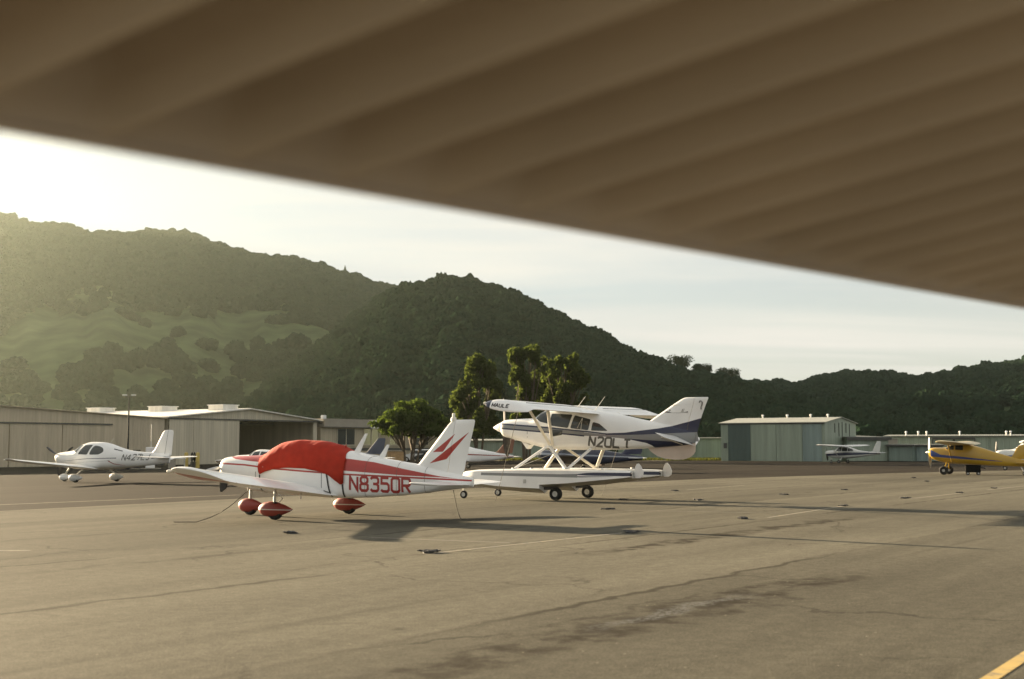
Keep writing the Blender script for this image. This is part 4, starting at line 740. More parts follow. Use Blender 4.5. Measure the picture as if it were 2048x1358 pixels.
def foliage(name, c0, c1, trans=.35, rough=.75, rnd='island'):
    m = bpy.data.materials.new(name); m.use_nodes = True; nt = m.node_tree; nt.nodes.clear(); out = N(nt, 'ShaderNodeOutputMaterial')
    oi = N(nt, 'ShaderNodeObjectInfo'); gm = N(nt, 'ShaderNodeNewGeometry'); t = N(nt, 'ShaderNodeTexCoord'); n = N(nt, 'ShaderNodeTexNoise'); n.inputs['Scale'].default_value = 2.4; n.inputs['Detail'].default_value = 4; L(nt, t.outputs['Object'], n.inputs[0])
    ad = N(nt, 'ShaderNodeMath', operation='ADD'); L(nt, gm.outputs['Random Per Island'] if rnd == 'island' else oi.outputs['Random'], ad.inputs[0]); L(nt, n.outputs[0], ad.inputs[1])
    hf = N(nt, 'ShaderNodeMath', operation='MULTIPLY'); hf.inputs[1].default_value = .5; L(nt, ad.outputs[0], hf.inputs[0])
    mx_ = N(nt, 'ShaderNodeMixRGB'); mx_.inputs[1].default_value = (*c0, 1); mx_.inputs[2].default_value = (*c1, 1); L(nt, hf.outputs[0], mx_.inputs[0])
    d = N(nt, 'ShaderNodeBsdfDiffuse'); L(nt, mx_.outputs[0], d.inputs[0])
    if trans:
        tr = N(nt, 'ShaderNodeBsdfTranslucent'); br = N(nt, 'ShaderNodeMixRGB', blend_type='MULTIPLY'); br.inputs[0].default_value = 1; br.inputs[2].default_value = (1.4, 1.45, .75, 1); L(nt, mx_.outputs[0], br.inputs[1]); L(nt, br.outputs[0], tr.inputs[0])
        ms = N(nt, 'ShaderNodeMixShader'); ms.inputs[0].default_value = trans; L(nt, d.outputs[0], ms.inputs[1]); L(nt, tr.outputs[0], ms.inputs[2]); L(nt, ms.outputs[0], out.inputs[0])
    else: L(nt, d.outputs[0], out.inputs[0])
    return m
M_grass_hill = mat('hill_grass', (.046, .068, .028), .95, .4, .05, spec=.05)
M_wood = foliage('hill_tree_foliage', (.008, .019, .012), (.022, .037, .020), 0, rnd='object')
NG = wood_group('woodland_crowns', M_wood)
def hill(name, ridge, D, foot, canopy, ntree, size, seed, meadows=(), meadow_noise=.78, wname='woodland'):
    us = np.arange(ridge[0][0], ridge[-1][0] + 1, 9.0); ry = np.interp(us, [p[0] for p in ridge], [p[1] for p in ridge])
    Df = lambda u: np.interp(u, [p[0] for p in D], [p[1] for p in D]); ss = np.concatenate([np.linspace(0, 1, 60), np.linspace(1.02, 1.14, 5)])
    def height(u, s):
        dd = Df(u); zr = H + (YH - np.interp(u, us, ry)) * dd / F - canopy
        f = np.where(s <= 1, s * (1.22 - .22 * s), 1 - (s - 1) * 4)
        nz_ = (fbm(u * .009 + 5, s * 2.2, seed, 3) - .5) * .24 * np.clip(1 - s, 0, 1) * np.clip(s * 4, 0, 1)
        return zr * (f + nz_) - (1.5 * (s < .02))
    def pos(u, s):
        y = foot + (Df(u) - foot) * s; return (u - CX) / F * y / math.cos(PITCH) * 1.0, y, height(u, s)
    U, S = np.meshgrid(us, ss, indexing='ij'); X, Y, Z = pos(U, S); n = len(ss)
    V = np.stack([X, Y, Z], -1).reshape(-1, 3); Fc = []
    for i in range(len(us) - 1):
        for j in range(n - 1): a = i * n + j; Fc.append((a, a + n, a + n + 1, a + 1))
    o = MB().add(V.tolist(), Fc).build(name, M_grass_hill, None, True, 180); o['kind'] = 'structure'
    r = np.random.default_rng(seed); u = r.uniform(us[0], us[-1], ntree * 3); s = r.uniform(0, 1, ntree * 3) ** .8 * 1.04
    x, y, z = pos(u, s); keep = r.uniform(0, 1, len(u)) < y / Df(u) * 1.1
    v = CY - F * ((z - H) * math.cos(PITCH) - y * math.sin(PITCH)) / (y * math.cos(PITCH) + (z - H) * math.sin(PITCH))
    keep &= fbm(x * .010, y * .010, seed + 3) < meadow_noise
    for (mu_, mv, ru, rv) in meadows: keep &= (((u - mu_) / ru) ** 2 + ((v - mv) / rv) ** 2 + (fbm(x * .03, y * .03, seed + 9) - .5) * 2.8 > 1) | (r.uniform(0, 1, len(u)) < .10)
    idx = np.nonzero(keep)[0][:ntree]
    # the crest itself carries a continuous line of trees
    uc = np.arange(us[0], us[-1], 5.0) + r.uniform(-2, 2, len(np.arange(us[0], us[-1], 5.0))); sc_ = np.full(len(uc), .995)
    xc, yc, zc = pos(uc, sc_); X2 = np.concatenate([x[idx], xc]); Y2 = np.concatenate([y[idx], yc]); Z2 = np.concatenate([z[idx], zc]); k = len(X2)
    rad = r.uniform(.7, 1.35, k) * size / 2 * np.where(r.uniform(0, 1, k) > .9, 1.3, 1); hh = rad * r.uniform(.7, 1.15, k)
    me = bpy.data.meshes.new(wname); me.from_pydata(np.stack([X2, Y2, Z2 + hh * .45], -1).tolist(), [], [])
    a = me.attributes.new('crown_scale', 'FLOAT_VECTOR', 'POINT'); a.data.foreach_set('vector', np.stack([rad, rad, hh], -1).astype(np.float32).ravel())
    b = me.attributes.new('crown_turn', 'FLOAT_VECTOR', 'POINT'); b.data.foreach_set('vector', np.stack([r.uniform(-.3, .3, k), r.uniform(-.3, .3, k), r.uniform(0, 6.3, k)], -1).astype(np.float32).ravel())
    w = bpy.data.objects.new(wname, me); COL.objects.link(w); w.modifiers.new('crowns', 'NODES').node_group = NG; w['kind'] = 'stuff'
    return pos
hill('hill', [(-700, 560), (-300, 390), (-120, 395), (0, 427), (60, 445), (130, 452), (170, 462), (240, 466), (290, 458), (350, 462), (385, 465), (430, 485), (480, 503), (540, 510), (600, 518), (660, 535), (690, 545), (740, 562), (790, 576), (850, 600), (950, 650), (1100, 740), (1250, 860)],
     [(-700, 1500), (1250, 1480)], 520, 6, 12500, 9.0, 3, [(300, 668, 345, 46), (455, 660, 170, 34), (430, 730, 60, 50), (60, 680, 130, 65), (550, 790, 110, 26), (650, 700, 70, 25), (270, 770, 80, 28), (180, 600, 60, 20)], .74)
posM = hill('hill', [(380, 880), (500, 800), (600, 720), (700, 640), (790, 580), (820, 573), (860, 560), (905, 555), (960, 565), (1000, 575), (1060, 600), (1110, 628), (1150, 650), (1200, 668), (1240, 693), (1290, 716), (1330, 733), (1400, 752), (1450, 766), (1500, 776), (1560, 795), (1640, 815), (1720, 840), (1800, 868)],
     [(380, 700), (900, 640), (1500, 540), (1800, 470)], 260, 4, 9500, 5.6, 11, [(805, 612, 28, 10), (880, 690, 30, 10), (1000, 740, 40, 12)], .80)
hill('hill', [(1380, 800), (1460, 770), (1500, 766), (1560, 770), (1600, 769), (1640, 757), (1690, 749), (1740, 748), (1790, 754), (1830, 760), (1880, 750), (1920, 743), (1960, 737), (2048, 724), (2200, 715), (2600, 760)],
     [(1380, 1250), (1600, 1150), (2600, 900)], 330, 4, 8500, 6.8, 23, [(1590, 775, 22, 11), (2020, 830, 40, 14), (1850, 800, 40, 10)], .76)
flatpoly('hill_foot', [(-800, 190), (900, 190), (900, 420), (-800, 420)], -.002, M_grass_hill)

# ------------------------------------------------------------------ buildings
def ribbed(name, col, rough=.5, metal=0., period=.3, var=.1):
    m = mat(name, col, rough, var + .06, 2.0, metal=metal, stretch=(1, 1, .07)); nt = m.node_tree; b = nt.nodes['Principled BSDF']
    t = N(nt, 'ShaderNodeTexCoord'); w = N(nt, 'ShaderNodeTexWave'); w.wave_type = 'BANDS'; w.bands_direction = 'X'; w.inputs['Scale'].default_value = .314 / period * 1.0
    L(nt, t.outputs['Object'], w.inputs['Vector']); bp = N(nt, 'ShaderNodeBump'); bp.inputs['Strength'].default_value = .5; bp.inputs['Distance'].default_value = .03; L(nt, w.outputs[0], bp.inputs['Height']); L(nt, bp.outputs[0], b.inputs['Normal']); return m
M_tan = ribbed('tan_metal_siding', (.40, .34, .24)); M_tan2 = ribbed('brown_tan_siding', (.46, .39, .28)); M_beige = ribbed('beige_metal_siding', (.50, .45, .34))
M_roof = ribbed('white_metal_roof', (.72, .70, .64), .45); M_doorway_shade = mat('painted_doorway_shade', (.05, .05, .045), .8, .2, 1)
M_green = ribbed('grey_green_siding', (.255, .305, .235)); M_green_d = ribbed('dark_green_door', (.055, .085, .075)); M_blue = ribbed('blue_green_siding', (.19, .25, .23)); M_pale = ribbed('pale_green_siding', (.17, .22, .185)); M_grroof = ribbed('grey_metal_roof', (.27, .275, .235), .5)
M_shedroof = ribbed('dull_metal_roof', (.15, .16, .14), .6); M_slab = mat('concrete_slab', (.30, .28, .24), .85, .15, 1); M_trim = mat('dark_trim', (.06, .06, .055), .6, .1); M_win = mat('window_glass', (.03, .035, .04), .08, .2, 1, spec=.7); M_grey = mat('grey_fascia', (.30, .27, .22), .7, .1, 1)
M_yellow = mat('yellow_post_paint', (.45, .33, .07), .5, .15, 3)
class Frame:      # building frame: origin corner, a along the front, b to the back
    def __init__(s, o, a, b): s.o = Vector((o[0], o[1], 0)); s.a = a; s.b = b
    def p(s, a, b, z): return s.o + s.a * a + s.b * b + Vector((0, 0, z))
    def slab(s, mb, a0, a1, b0, b1, z0, z1, mi=0):
        v = [s.p(a, b, z) for a in (a0, a1) for b in (b0, b1) for z in (z0, z1)]
        return mb.add(v, [(0, 1, 3, 2), (4, 6, 7, 5), (0, 4, 5, 1), (2, 3, 7, 6), (0, 2, 6, 4), (1, 5, 7, 3)], mi)
def local(o, fr):   # gives a part its own axes (x along the front) so that its siding ribs run vertical
    M = Matrix(((fr.a.x, fr.b.x, 0, fr.o.x), (fr.a.y, fr.b.y, 0, fr.o.y), (0, 0, 1, 0), (0, 0, 0, 1)))
    o.data.transform(M.inverted()); return o
def build_in(mb, name, m, parent, fr, **k): return local(mb.build(name, m, parent, False, **k), fr)
def root(name, fr, label, cat, group=None):
    t = empty(name, (0, 0, 0), 0, label, cat, group); t.matrix_world = Matrix(((fr.a.x, fr.b.x, 0, fr.o.x), (fr.a.y, fr.b.y, 0, fr.o.y), (0, 0, 1, 0), (0, 0, 0, 1))); return t

C0 = at(335, 893, 119); C0.z = 0
fr = Frame(C0, U1, U2); W, Dp, E, RG, OPA, OPH = 20.3, 31.0, 4.35, 5.32, 8.9, 4.2
t = root('hangar', fr, 'beige hangar with wide open doorway and white roof vents', 'hangar')
mb = MB()
fr.slab(mb, .0, .15, .15, Dp, 0, E); fr.slab(mb, W - .15, W, .15, Dp, 0, E)
for b0 in (0, Dp): mb.loft([[fr.p(0, b, E - .12), fr.p(W, b, E - .12), fr.p(W, b, E), fr.p(W / 2, b, RG), fr.p(0, b, E)] for b in (b0, b0 + .15)])
fr.slab(mb, .15, W - .15, Dp, Dp + .15, 0, E - .13); fr.slab(mb, W - .7, W - .16, .02, .15, 0, E - .125)
build_in(mb, 'wall', M_beige, t, fr)
mb = MB()
for a0, a1 in ((-.35, W / 2), (W + .35, W / 2)):
    z0 = E - .35 * (RG - E) / (W / 2)
    mb.loft([[fr.p(a0, b, z0 + .02), fr.p(a1, b, RG + .02), fr.p(a1, b, RG + .12), fr.p(a0, b, z0 + .12)] for b in (-.4, Dp + .4)])
rf = build_in(mb, 'roof', M_roof, t, fr)
for b in (1.7, 10.3, 19.8):
    mb = MB(); fr.slab(mb, W / 2 - 2.6, W / 2 - .6, b - .9, b + 1.1, RG - .3, RG + .38); build_in(mb, 'roof_vent', M_roof, rf, fr)
    mb = MB(); fr.slab(mb, W / 2 - 2.7, W / 2 - .5, b - 1.0, b + 1.2, RG + .38, RG + .44); build_in(mb, 'roof_vent_cap', M_white, rf, fr)
for k in range(3):
    mb = MB(); fr.slab(mb, .05 + k * 2.95, 2.97 + k * 2.95, -.12 - .02 * (k % 2), -.03, .05, OPH); build_in(mb, 'sliding_door', M_beige, t, fr)
mb = MB(); fr.slab(mb, 0, W, -.2, -.02, OPH, OPH + .14); build_in(mb, 'door_track', M_trim, t, fr)
mb = MB(); fr.slab(mb, .2, W - .2, .0, Dp, -.02, .02); build_in(mb, 'floor_slab', M_slab, t, fr)
mb = MB()
for b in (6, 14, 22): fr.slab(mb, .2, W - .2, b, b + .25, E - .35, E - .1)
build_in(mb, 'roof_beam', M_trim, t, fr)
mb = MB(); mb.tube([fr.p(W + .05, -.5, 4.05), fr.p(W + .05, -.05, 4.15)], .05, 8); o = mb.build('lamp_arm', M_trim, t); local(o, fr)
mb = MB(); fr.slab(mb, W - .15, W + .35, -.85, -.45, 4.55, 4.95); build_in(mb, 'wall_lamp', M_white, t, fr, bevel=.05)

fr = Frame(C0 - U1 * .4, -U1, U2)
t = root('hangar', fr, 'brown tan hangar filling the left edge behind the rounded white aircraft', 'hangar')
mb = MB(); WA = 34.0
mb.loft([[fr.p(0, b, 0), fr.p(WA, b, 0), fr.p(WA, b, 4.3), fr.p(WA / 2, b, 4.92), fr.p(0, b, 4.22)] for b in (0, 24)])
build_in(mb, 'wall', M_tan2, t, fr)
mb = MB()
for a0, a1, z0 in ((-.2, WA / 2, 4.22), (WA + .3, WA / 2, 4.3)): mb.loft([[fr.p(a0, b, z0 + .004), fr.p(a1, b, 4.925), fr.p(a1, b, 5.0), fr.p(a0, b, z0 + .08)] for b in (-.25, 24.3)])
build_in(mb, 'roof', M_tan, t, fr)
mb = MB(); fr.slab(mb, 6, WA - 2, -.2, -.004, 3.55, 3.68); build_in(mb, 'door_track', M_trim, t, fr)
for k in range(5):
    mb = MB(); fr.slab(mb, 6.1 + k * 5.1, 11.1 + k * 5.1, -.10 - .03 * (k % 2), -.012, .05, 3.54); build_in(mb, 'sliding_door', M_tan2, t, fr)
mb = MB(); fr.slab(mb, -.02, WA, -.05, -.008, 0, .25); build_in(mb, 'base_trim', M_trim, t, fr)

C1 = C0 + U1 * 20.7
fr = Frame(C1, U1, U2)
t = root('office_building', fr, 'low flat-roofed office with dark windows between hangar and round tree', 'building')
mb = MB(); fr.slab(mb, 0, 27, 0, 12, 0, 3.75); build_in(mb, 'wall', M_tan, t, fr)
mb = MB(); fr.slab(mb, -.05, 27.1, -.55, 12.1, 3.756, 4.62); build_in(mb, 'parapet', M_grey, t, fr)
mb = MB(); fr.slab(mb, -.05, 27.1, -.58, -.556, 3.70, 3.78); build_in(mb, 'parapet_trim', M_trim, t, fr)
for a0, a1 in ((2.6, 5.4), (6.9, 9.5), (11.4, 13.6), (16, 18.5), (20.5, 23)):
    mb = MB(); fr.slab(mb, a0, a1, -.03, -.004, 1.9, 3.6); w = build_in(mb, 'window', M_win, t, fr)
    mb = MB()
    for q in (a0 - .06, (a0 + a1) / 2 - .04, a1 - .02): fr.slab(mb, q, q + .09, -.07, -.034, 1.86, 3.64)
    fr.slab(mb, a0 - .1, a1 + .1, -.14, -.075, 1.8, 1.9); build_in(mb, 'window_frame', M_beige, w, fr)
mb = MB(); fr.slab(mb, -.02, 27, -.04, -.005, 1.25, 1.55); build_in(mb, 'wall_band', M_trim, t, fr)
mb = MB(); fr.slab(mb, 7.4, 8.5, -.98, -.585, 3.65, 4.5); a_ = build_in(mb, 'air_conditioner', M_white, t, fr, bevel=.03)
mb = MB(); mb.lathe([(0, .3), (.03, .3)], fr.p(7.95, -1.0, 4.1), fr.b * -1, 20); o = mb.build('fan_grille', M_trim, a_); local(o, fr)

CE = at(1650, 893, 147); CE.z = 0
fr = Frame(CE, U2, U1)
t = root('hangar', fr, 'tall grey-green metal hangar with dark green door panel right of the float aircraft', 'hangar')
WE, DE, E, RG = 12.7, 10.6, 4.42, 5.05
mb = MB(); mb.loft([[fr.p(a, 0, 0), fr.p(a, DE, 0), fr.p(a, DE, E), fr.p(a, DE / 2, RG), fr.p(a, 0, E)] for a in (0, WE)]); build_in(mb, 'wall', M_green, t, fr)
mb = MB()
for b0, b1 in ((-.3, DE / 2), (DE + .3, DE / 2)):
    z0 = E - .3 * (RG - E) / (DE / 2); mb.loft([[fr.p(a, b0, z0 + .01), fr.p(a, b1, RG + .01), fr.p(a, b1, RG + .08), fr.p(a, b0, z0 + .08)] for a in (-.2, WE + .2)])
rf = build_in(mb, 'roof', M_grroof, t, fr)
mb = MB(); fr.slab(mb, 8.95, 11.75, -.10, -.005, .03, 4.25); build_in(mb, 'door', M_green_d, t, fr)
mb = MB(); fr.slab(mb, .35, 2.6, -.07, -.005, .03, 4.25); build_in(mb, 'door', M_blue, t, fr)['label'] = 'blue-green door panel'
for k in range(2):
    mb = MB(); fr.slab(mb, 2.65 + k * 3.15, 5.75 + k * 3.15, -.09 - .015 * k, -.005, .03, 4.25); build_in(mb, 'door', M_green, t, fr)
mb = MB(); fr.slab(mb, 0, WE, -.14, -.004, 4.26, 4.36); build_in(mb, 'door_track', M_trim, t, fr)
mb = MB(); fr.slab(mb, 11.95, 12.35, -.05, -.004, 1.5, 2.1); build_in(mb, 'notice_board', M_trim, t, fr)
for k, b in enumerate((3.2, 4.6, 5.7, 7.0, 8.2)):
    mb = MB(); fr.slab(mb, -.06, -.004, b, b + .10, 3.3 - .45 * (k % 3), 4.55 - .1 * abs(k - 2)); build_in(mb, 'rust_streak_batten', M_trim, t, fr)
for a in (1.5, 3.6, 6.5, 9.6):
    mb = MB(); mb.lathe([(0, .09), (.25, .09), (.26, .16), (.36, .14), (.42, .02)], fr.p(a, DE / 2, RG + .05), (0, 0, 1), 12); o = mb.build('roof_ventilator', M_white, rf); local(o, fr)

def shed(u0, u1, d0, d1, ytop, label, m, roofm, depth=8, fascia=0, bays=0, slope=.25, dark=()):
    """row of low storage hangars: front from pixel column u0 (distance d0) to u1 (distance d1)"""
    p, q = at(u0, 893, d0), at(u1, 893, d1); p.z = q.z = 0; a = (q - p).normalized(); W_ = (q - p).length; b = Vector((-a.y, a.x, 0))
    fr = Frame(p, a, b); zt = H + (893 - ytop) * d0 / F; t = root('storage_hangar', fr, label, 'hangar', 'low storage hangars')
    mb = MB(); fr.slab(mb, 0, W_, 0, depth, 0, zt - .12); build_in(mb, 'wall', m, t, fr)
    mb = MB(); mb.loft([[fr.p(x, -.35, zt - .116), fr.p(x, depth + .3, zt + slope - .116), fr.p(x, depth + .3, zt + slope), fr.p(x, -.35, zt)] for x in (-.25, W_ + .25)]); build_in(mb, 'roof', roofm, t, fr)
    if fascia: mb = MB(); fr.slab(mb, -.2, W_ + .2, -.42, -.352, zt - .14 - fascia, zt - .02); build_in(mb, 'fascia', M_trim, t, fr)
    for k in range(bays):
        w = W_ / bays; mb = MB(); fr.slab(mb, k * w + .15, (k + 1) * w - .15, -.07, -.004, .04, zt - .3); build_in(mb, 'bay_door', m, t, fr)
    for (x0, x1, z1) in dark: mb = MB(); fr.slab(mb, x0 * W_, x1 * W_, -.05, -.003, .02, z1); build_in(mb, 'doorway_shade_panel', M_doorway_shade, t, fr)  # dark panel on the closed wall: an open bay's inner shade as colour
    return t, fr, W_, zt
shed(1236, 1446, 172, 166, 876, 'long pale green low hangar behind the float aircraft tail', M_pale, M_shedroof, 8, 0, 4, .1, ((.62, .64, 1.4),))
shed(900, 1062, 182, 178, 881, 'pale low hangar behind the tall trees', M_pale, M_shedroof, 8, 0, 3)
shed(1694, 1777, 151, 152, 874, 'low green hangar bay with dark fascia behind the small striped aircraft', M_green, M_shedroof, 9, .22, 1)
shed(1777, 1826, 151.5, 150, 889, 'short flat green storage bay beside the dark fascia bay', M_pale, M_shedroof, 6, .06, 1, .05)
shed(1830, 1885, 151, 150, 889, 'flat green storage bay right of the dark gap', M_blue, M_shedroof, 6, .06, 1, .05)
t, fr, W_, zt = shed(1770, 2200, 186, 176, 872, 'long green hangar row behind the yellow aircraft with small roof vents', M_green, M_shedroof, 9, 0, 6, .25, ((.235, .43, 2.7),))
for q in (.10, .16, .20, .36, .58, .6): mb = MB(); mb.lathe([(0, .1), (.5, .1), (.52, .18), (.62, .16), (.7, .03)], fr.p(q * W_, 2.0, zt), (0, 0, 1), 10); o = mb.build('roof_ventilator', M_white, t); local(o, fr)
mb = MB(); fr.slab(mb, .23 * W_, .435 * W_, -.30, -.06, 2.72, 2.95); fr.slab(mb, .23 * W_, .235 * W_, -.3, -.06, 0, 2.715); fr.slab(mb, .43 * W_, .435 * W_, -.3, -.06, 0, 2.715); build_in(mb, 'bay_frame', M_trim, t, fr)
g = at(1786, 893, 158); fr = Frame((g.x, g.y), Vector((1, 0, 0)), Vector((0, 1, 0)))
t = root('rooftop_cabin', fr, 'small white box cabin rising above the short green storage bay', 'cabin')
mb = MB(); fr.slab(mb, -.6, .6, 0, 1.4, 0, 2.6); build_in(mb, 'wall', M_grey, t, fr)
mb = MB(); fr.slab(mb, -.7, .7, -.1, 1.5, 2.604, 2.7); build_in(mb, 'roof', M_grroof, t, fr)

# ------------------------------------------------------------------ lamp post and yard things
p = at(256, 893, 97); t = empty('lamp_post', (p.x, p.y, 0), 0, 'tall slim lamp post with two white lamp heads before the tan hangar', 'lamp post')
MB().lathe([(0, .16), (.12, .16), (.14, .075), (5.4, .055), (5.5, .02)], (0, 0, 0), (0, 0, 1), 12).build('pole', M_rubber, t)
for s in (1, -1):
    MB().tube([(0, 0, 5.4), (s * .22, 0, 5.5)], .025, 6).build('lamp_arm', M_trim, t)
    MB().box((s * .33, 0, 5.52), (.34, .24, .10)).build('lamp_head', M_white, t, bevel=.03)
p = at(301, 893, 100); t = empty('fuel_dispenser', (p.x, p.y, 0), .3, 'white fuel dispenser with thin mast behind the rounded white aircraft', 'dispenser')
MB().box((0, 0, .85), (.7, .5, 1.6)).build('cabinet', M_white, t, bevel=.04); MB().box((-1.0, 0, .75), (.55, .5, 1.4)).build('pump_head', M_black, t, bevel=.03)
MB().tube([(.05, .1, 1.65), (.05, .1, 3.4)], .03, 8).build('mast', M_strut, t); MB().tube([(-.7, -.28, 1.2), (-.55, -.35, .5), (-.3, -.3, 1.0)], .025, 6).build('hose', M_rubber, t); MB().box((-.3, 0, .025), (2.2, 1.0, .05)).build('plinth', M_slab, t)
for i, (u, lab) in enumerate(((373, 'left yellow guard post by the beige hangar door'), (396, 'right yellow guard post by the beige hangar door'))):
    p = at(u, 893, 104); o = MB().lathe([(0, .16), (1.15, .16), (1.23, .11), (1.25, .02)], (0, 0, 0), (0, 0, 1), 14).build('guard_post', M_yellow); o.location = (p.x, p.y, 0); tag(o, lab, 'post', 'yellow guard posts')
p = at(387, 893, 104.5); t = empty('hose_reel', (p.x, p.y, 0), .5, 'dark hose reel standing between two yellow guard posts', 'hose reel')
MB().lathe([(-.12, .38), (-.1, .4), (-.1, .25), (.1, .25), (.1, .4), (.12, .38)], (0, 0, .85), (1, 0, 0), 20).build('reel', M_rubber, t); MB().box((0, 0, .25), (.35, .4, .48)).build('stand', M_trim, t, bevel=.02)
p = at(355, 893, 100); t = empty('work_table', (p.x, p.y, 0), .15, 'white work table with grey cabinet left of the yellow posts', 'table')
MB().box((0, 0, .80), (1.3, .6, .06)).build('table_top', M_white, t, bevel=.01); MB().box((-.38, 0, .40), (.5, .5, .74)).build('cabinet', M_grey, t, bevel=.01)
for x in (.55,): 
    for y in (-.22, .22): MB().tube([(x, y, 0), (x, y, .77)], .025, 6).build('leg', M_metal, t)

def car(u, d, rz, label, col):
    p = at(u, 893, d); t = empty('parked_car', (p.x, p.y, 0), rz, label, 'car', 'cars parked under the trees'); pm = mat('car_paint', col, .25, .05, 1, coat=.5)
    prof = [(2.15, .35), (2.2, .6), (2.05, .78), (1.1, .92), (.45, 1.38), (-1.1, 1.42), (-1.75, 1.0), (-2.15, .92), (-2.2, .5), (-2.1, .32)]
    MB().loft([[(x, y, z) if abs(y) < .8 else (x * .985, y, z * (.97 if z < 1 else .93)) for x, z in prof] for y in (-.85, -.7, 0, .7, .85)]).build('body', pm, t, True, 30)
    for s in (1, -1):
        MB().loft([[(x, s * y, z) for x, z in ((.95, .93), (.42, 1.3), (-1.05, 1.33), (-1.55, 1.0))] for y in (.84, .862)]).build('side_window', M_win, t)
        for x in (1.35, -1.35): wheel(t, x, s * .78, .32, .2)
    for s in (1, -1): MB().box((2.16, s * .6, .66), (.1, .34, .14)).build('headlight', M_lamp, t, bevel=.02)
car(842, 138, 2.9, 'white car parked in shade under the round tree', (.7, .7, .68)); car(872, 134, 2.5, 'dark car parked at the right edge of the round tree', (.05, .055, .06))
p = at(793, 893, 128); t = empty('storage_crate', (p.x, p.y, 0), .5, 'tan storage crate standing left of the round tree trunk', 'crate')
MB().box((0, 0, .62), (1.5, 1.0, 1.2)).build('crate_body', mat('tan_crate_board', (.42, .27, .13), .8, .2, 4), t, bevel=.02); MB().box((0, 0, 1.27), (1.6, 1.1, .09)).build('lid', M_tan, t, bevel=.01)
for q in (-.5, .5): MB().box((q, 0, .01), (.1, 1.0, .06)).build('skid', M_trim, t)
p = at(1205, 893, 118); t = empty('wooden_post', (p.x, p.y, 0), .2, 'brown wooden post seen between the floats and belly of the float aircraft', 'post')
MB().box((0, 0, .65), (.34, .3, 1.3)).build('post', mat('brown_post_wood', (.09, .055, .035), .85, .25, 5), t, bevel=.02); MB().box((0, 0, 1.32), (.42, .38, .06)).build('cap', M_trim, t, bevel=.01)
g = ground(1946, 950); M_cart = mat('black_cart_plastic', (.010, .010, .010), .9, .2, 3, spec=.05)
t = empty('tool_cart', (g.x, g.y, 0), -.25, 'black wheeled tool cart under the belly of the yellow aircraft', 'cart')
MB().box((0, 0, .36), (.86, .5, .40)).build('cart_box', M_cart, t, bevel=.03); MB().box((0, 0, .58), (.92, .55, .05)).build('lid', M_cart, t, bevel=.015)
for x in (-.3, .3):
    for y in (-.22, .22): wheel(t, x, y, .1, .06)
MB().tube([(.43, 0, .45), (.66, 0, .42), (.72, 0, .36)], .03, 8).build('handle', M_black, t)

# ------------------------------------------------------------------ ropes and tie-down points
def rope(pts, label, r=.009):
    o = MB().tube(pts, r, 6).build('tie_down_rope', M_rope); tag(o, label, 'rope', 'tie-down ropes')
def body_pt(X, Y, a, x, y, z): return Vector((X - x * math.cos(a) - y * math.sin(a), Y + x * math.sin(a) - y * math.cos(a), z))
def sag(a, b, k=8, s=.12): return [a + (b - a) * (i / k) - Vector((0, 0, s * math.sin(math.pi * i / k))) for i in range(k + 1)]
cw = body_pt(-5.0, 31.9, .47, .1, 2.15, .69); ge = ground(392, 1044, .015)
rope(sag(cw, ge) + [ge + Vector((-.25, .05, 0)), ge + Vector((-.5, -.02, 0))], 'slack rope from the near red and white wing down to the apron')
ct = body_pt(-5.0, 31.9, .47, -4.1, 0, .70); ge = ground(922, 1038, .015)
rope(sag(ct, ge, 8, .1) + [ge + Vector((.2, -.05, 0)), ge + Vector((.55, 0, 0))], 'slack rope hanging from the red and white tail to the ground')
cr_ = body_pt(-5.0, 31.9, .47, .1, -2.15, .69); rope([cr_, Vector((cr_.x, cr_.y, .02))], 'vertical rope under the far red and white wing')
m0 = body_pt(1.965, 42.342, .516, -.2, 3.9, 2.85); rope(sag(m0, ground(991, 1002, .02), 6, .02), 'thin rope from the near float aircraft wing to the apron', .008)
m1 = body_pt(1.965, 42.342, .516, -.2, -3.9, 2.85); rope(sag(m1, ground(1204, 992, .02), 6, .02), 'thin rope from the far float aircraft wing to the apron', .008)
def clump(u, v, k, label):
    r = random.Random(k); g = ground(u, v); mb = MB()
    for q in range(3):
        P = []; ox, oy = r.uniform(-.16, .16), r.uniform(-.2, .2)
        for i in range(15): a = i * .9 + q; rr = r.uniform(.05, .14); P.append((ox * 1.2 + rr * math.cos(a) * 1.5, oy + rr * math.sin(a), .02 + .05 * r.random()))
        mb.tube(P, .018, 5)
    mb.lathe([(0, .12), (.025, .11), (.03, .02)], (0, 0, 0), (0, 0, 1), 12)
    o = mb.build('tie_down_chain', M_seal); o.location = (g.x, g.y, .0); o.scale = (.62,) * 3; tag(o, label, 'chain', 'tie-down chains on the apron')
for k, (u, v, lab) in enumerate(((855, 1106, 'dark chain heap at the start of the nearest yellow line'), (585, 1067, 'small chain heap below the red wheel fairings'), (1258, 1066, 'dark chain heap at the far end of the nearest yellow line'), (1490, 1038, 'largest chain heap on the open apron right of centre'),
        (1214, 1019, 'chain heap in front of the float aircraft main wheels'), (1398, 1001, 'chain heap lying in the float aircraft wing shadow'), (1566, 990, 'chain heap behind the middle yellow line'), (1686, 1012, 'chain heap at the far end of the middle yellow line'), (1812, 997, 'chain heap at the start of the right yellow line'),
        (1922, 986, 'chain heap at the far end of the right yellow line'), (1350, 982, 'thin chain heap right of the water rudders'), (1828, 956, 'small dark chain heap left of the yellow aircraft wheels'), (1990, 977, 'chain heap near the right photo edge'), (1855, 963, 'chain heap below the yellow aircraft propeller'), (1690, 980, 'chain heap between the far apron lines'), (1240, 1000, 'chain heap just right of the float aircraft wheels'))):
    clump(u, v, k, lab)

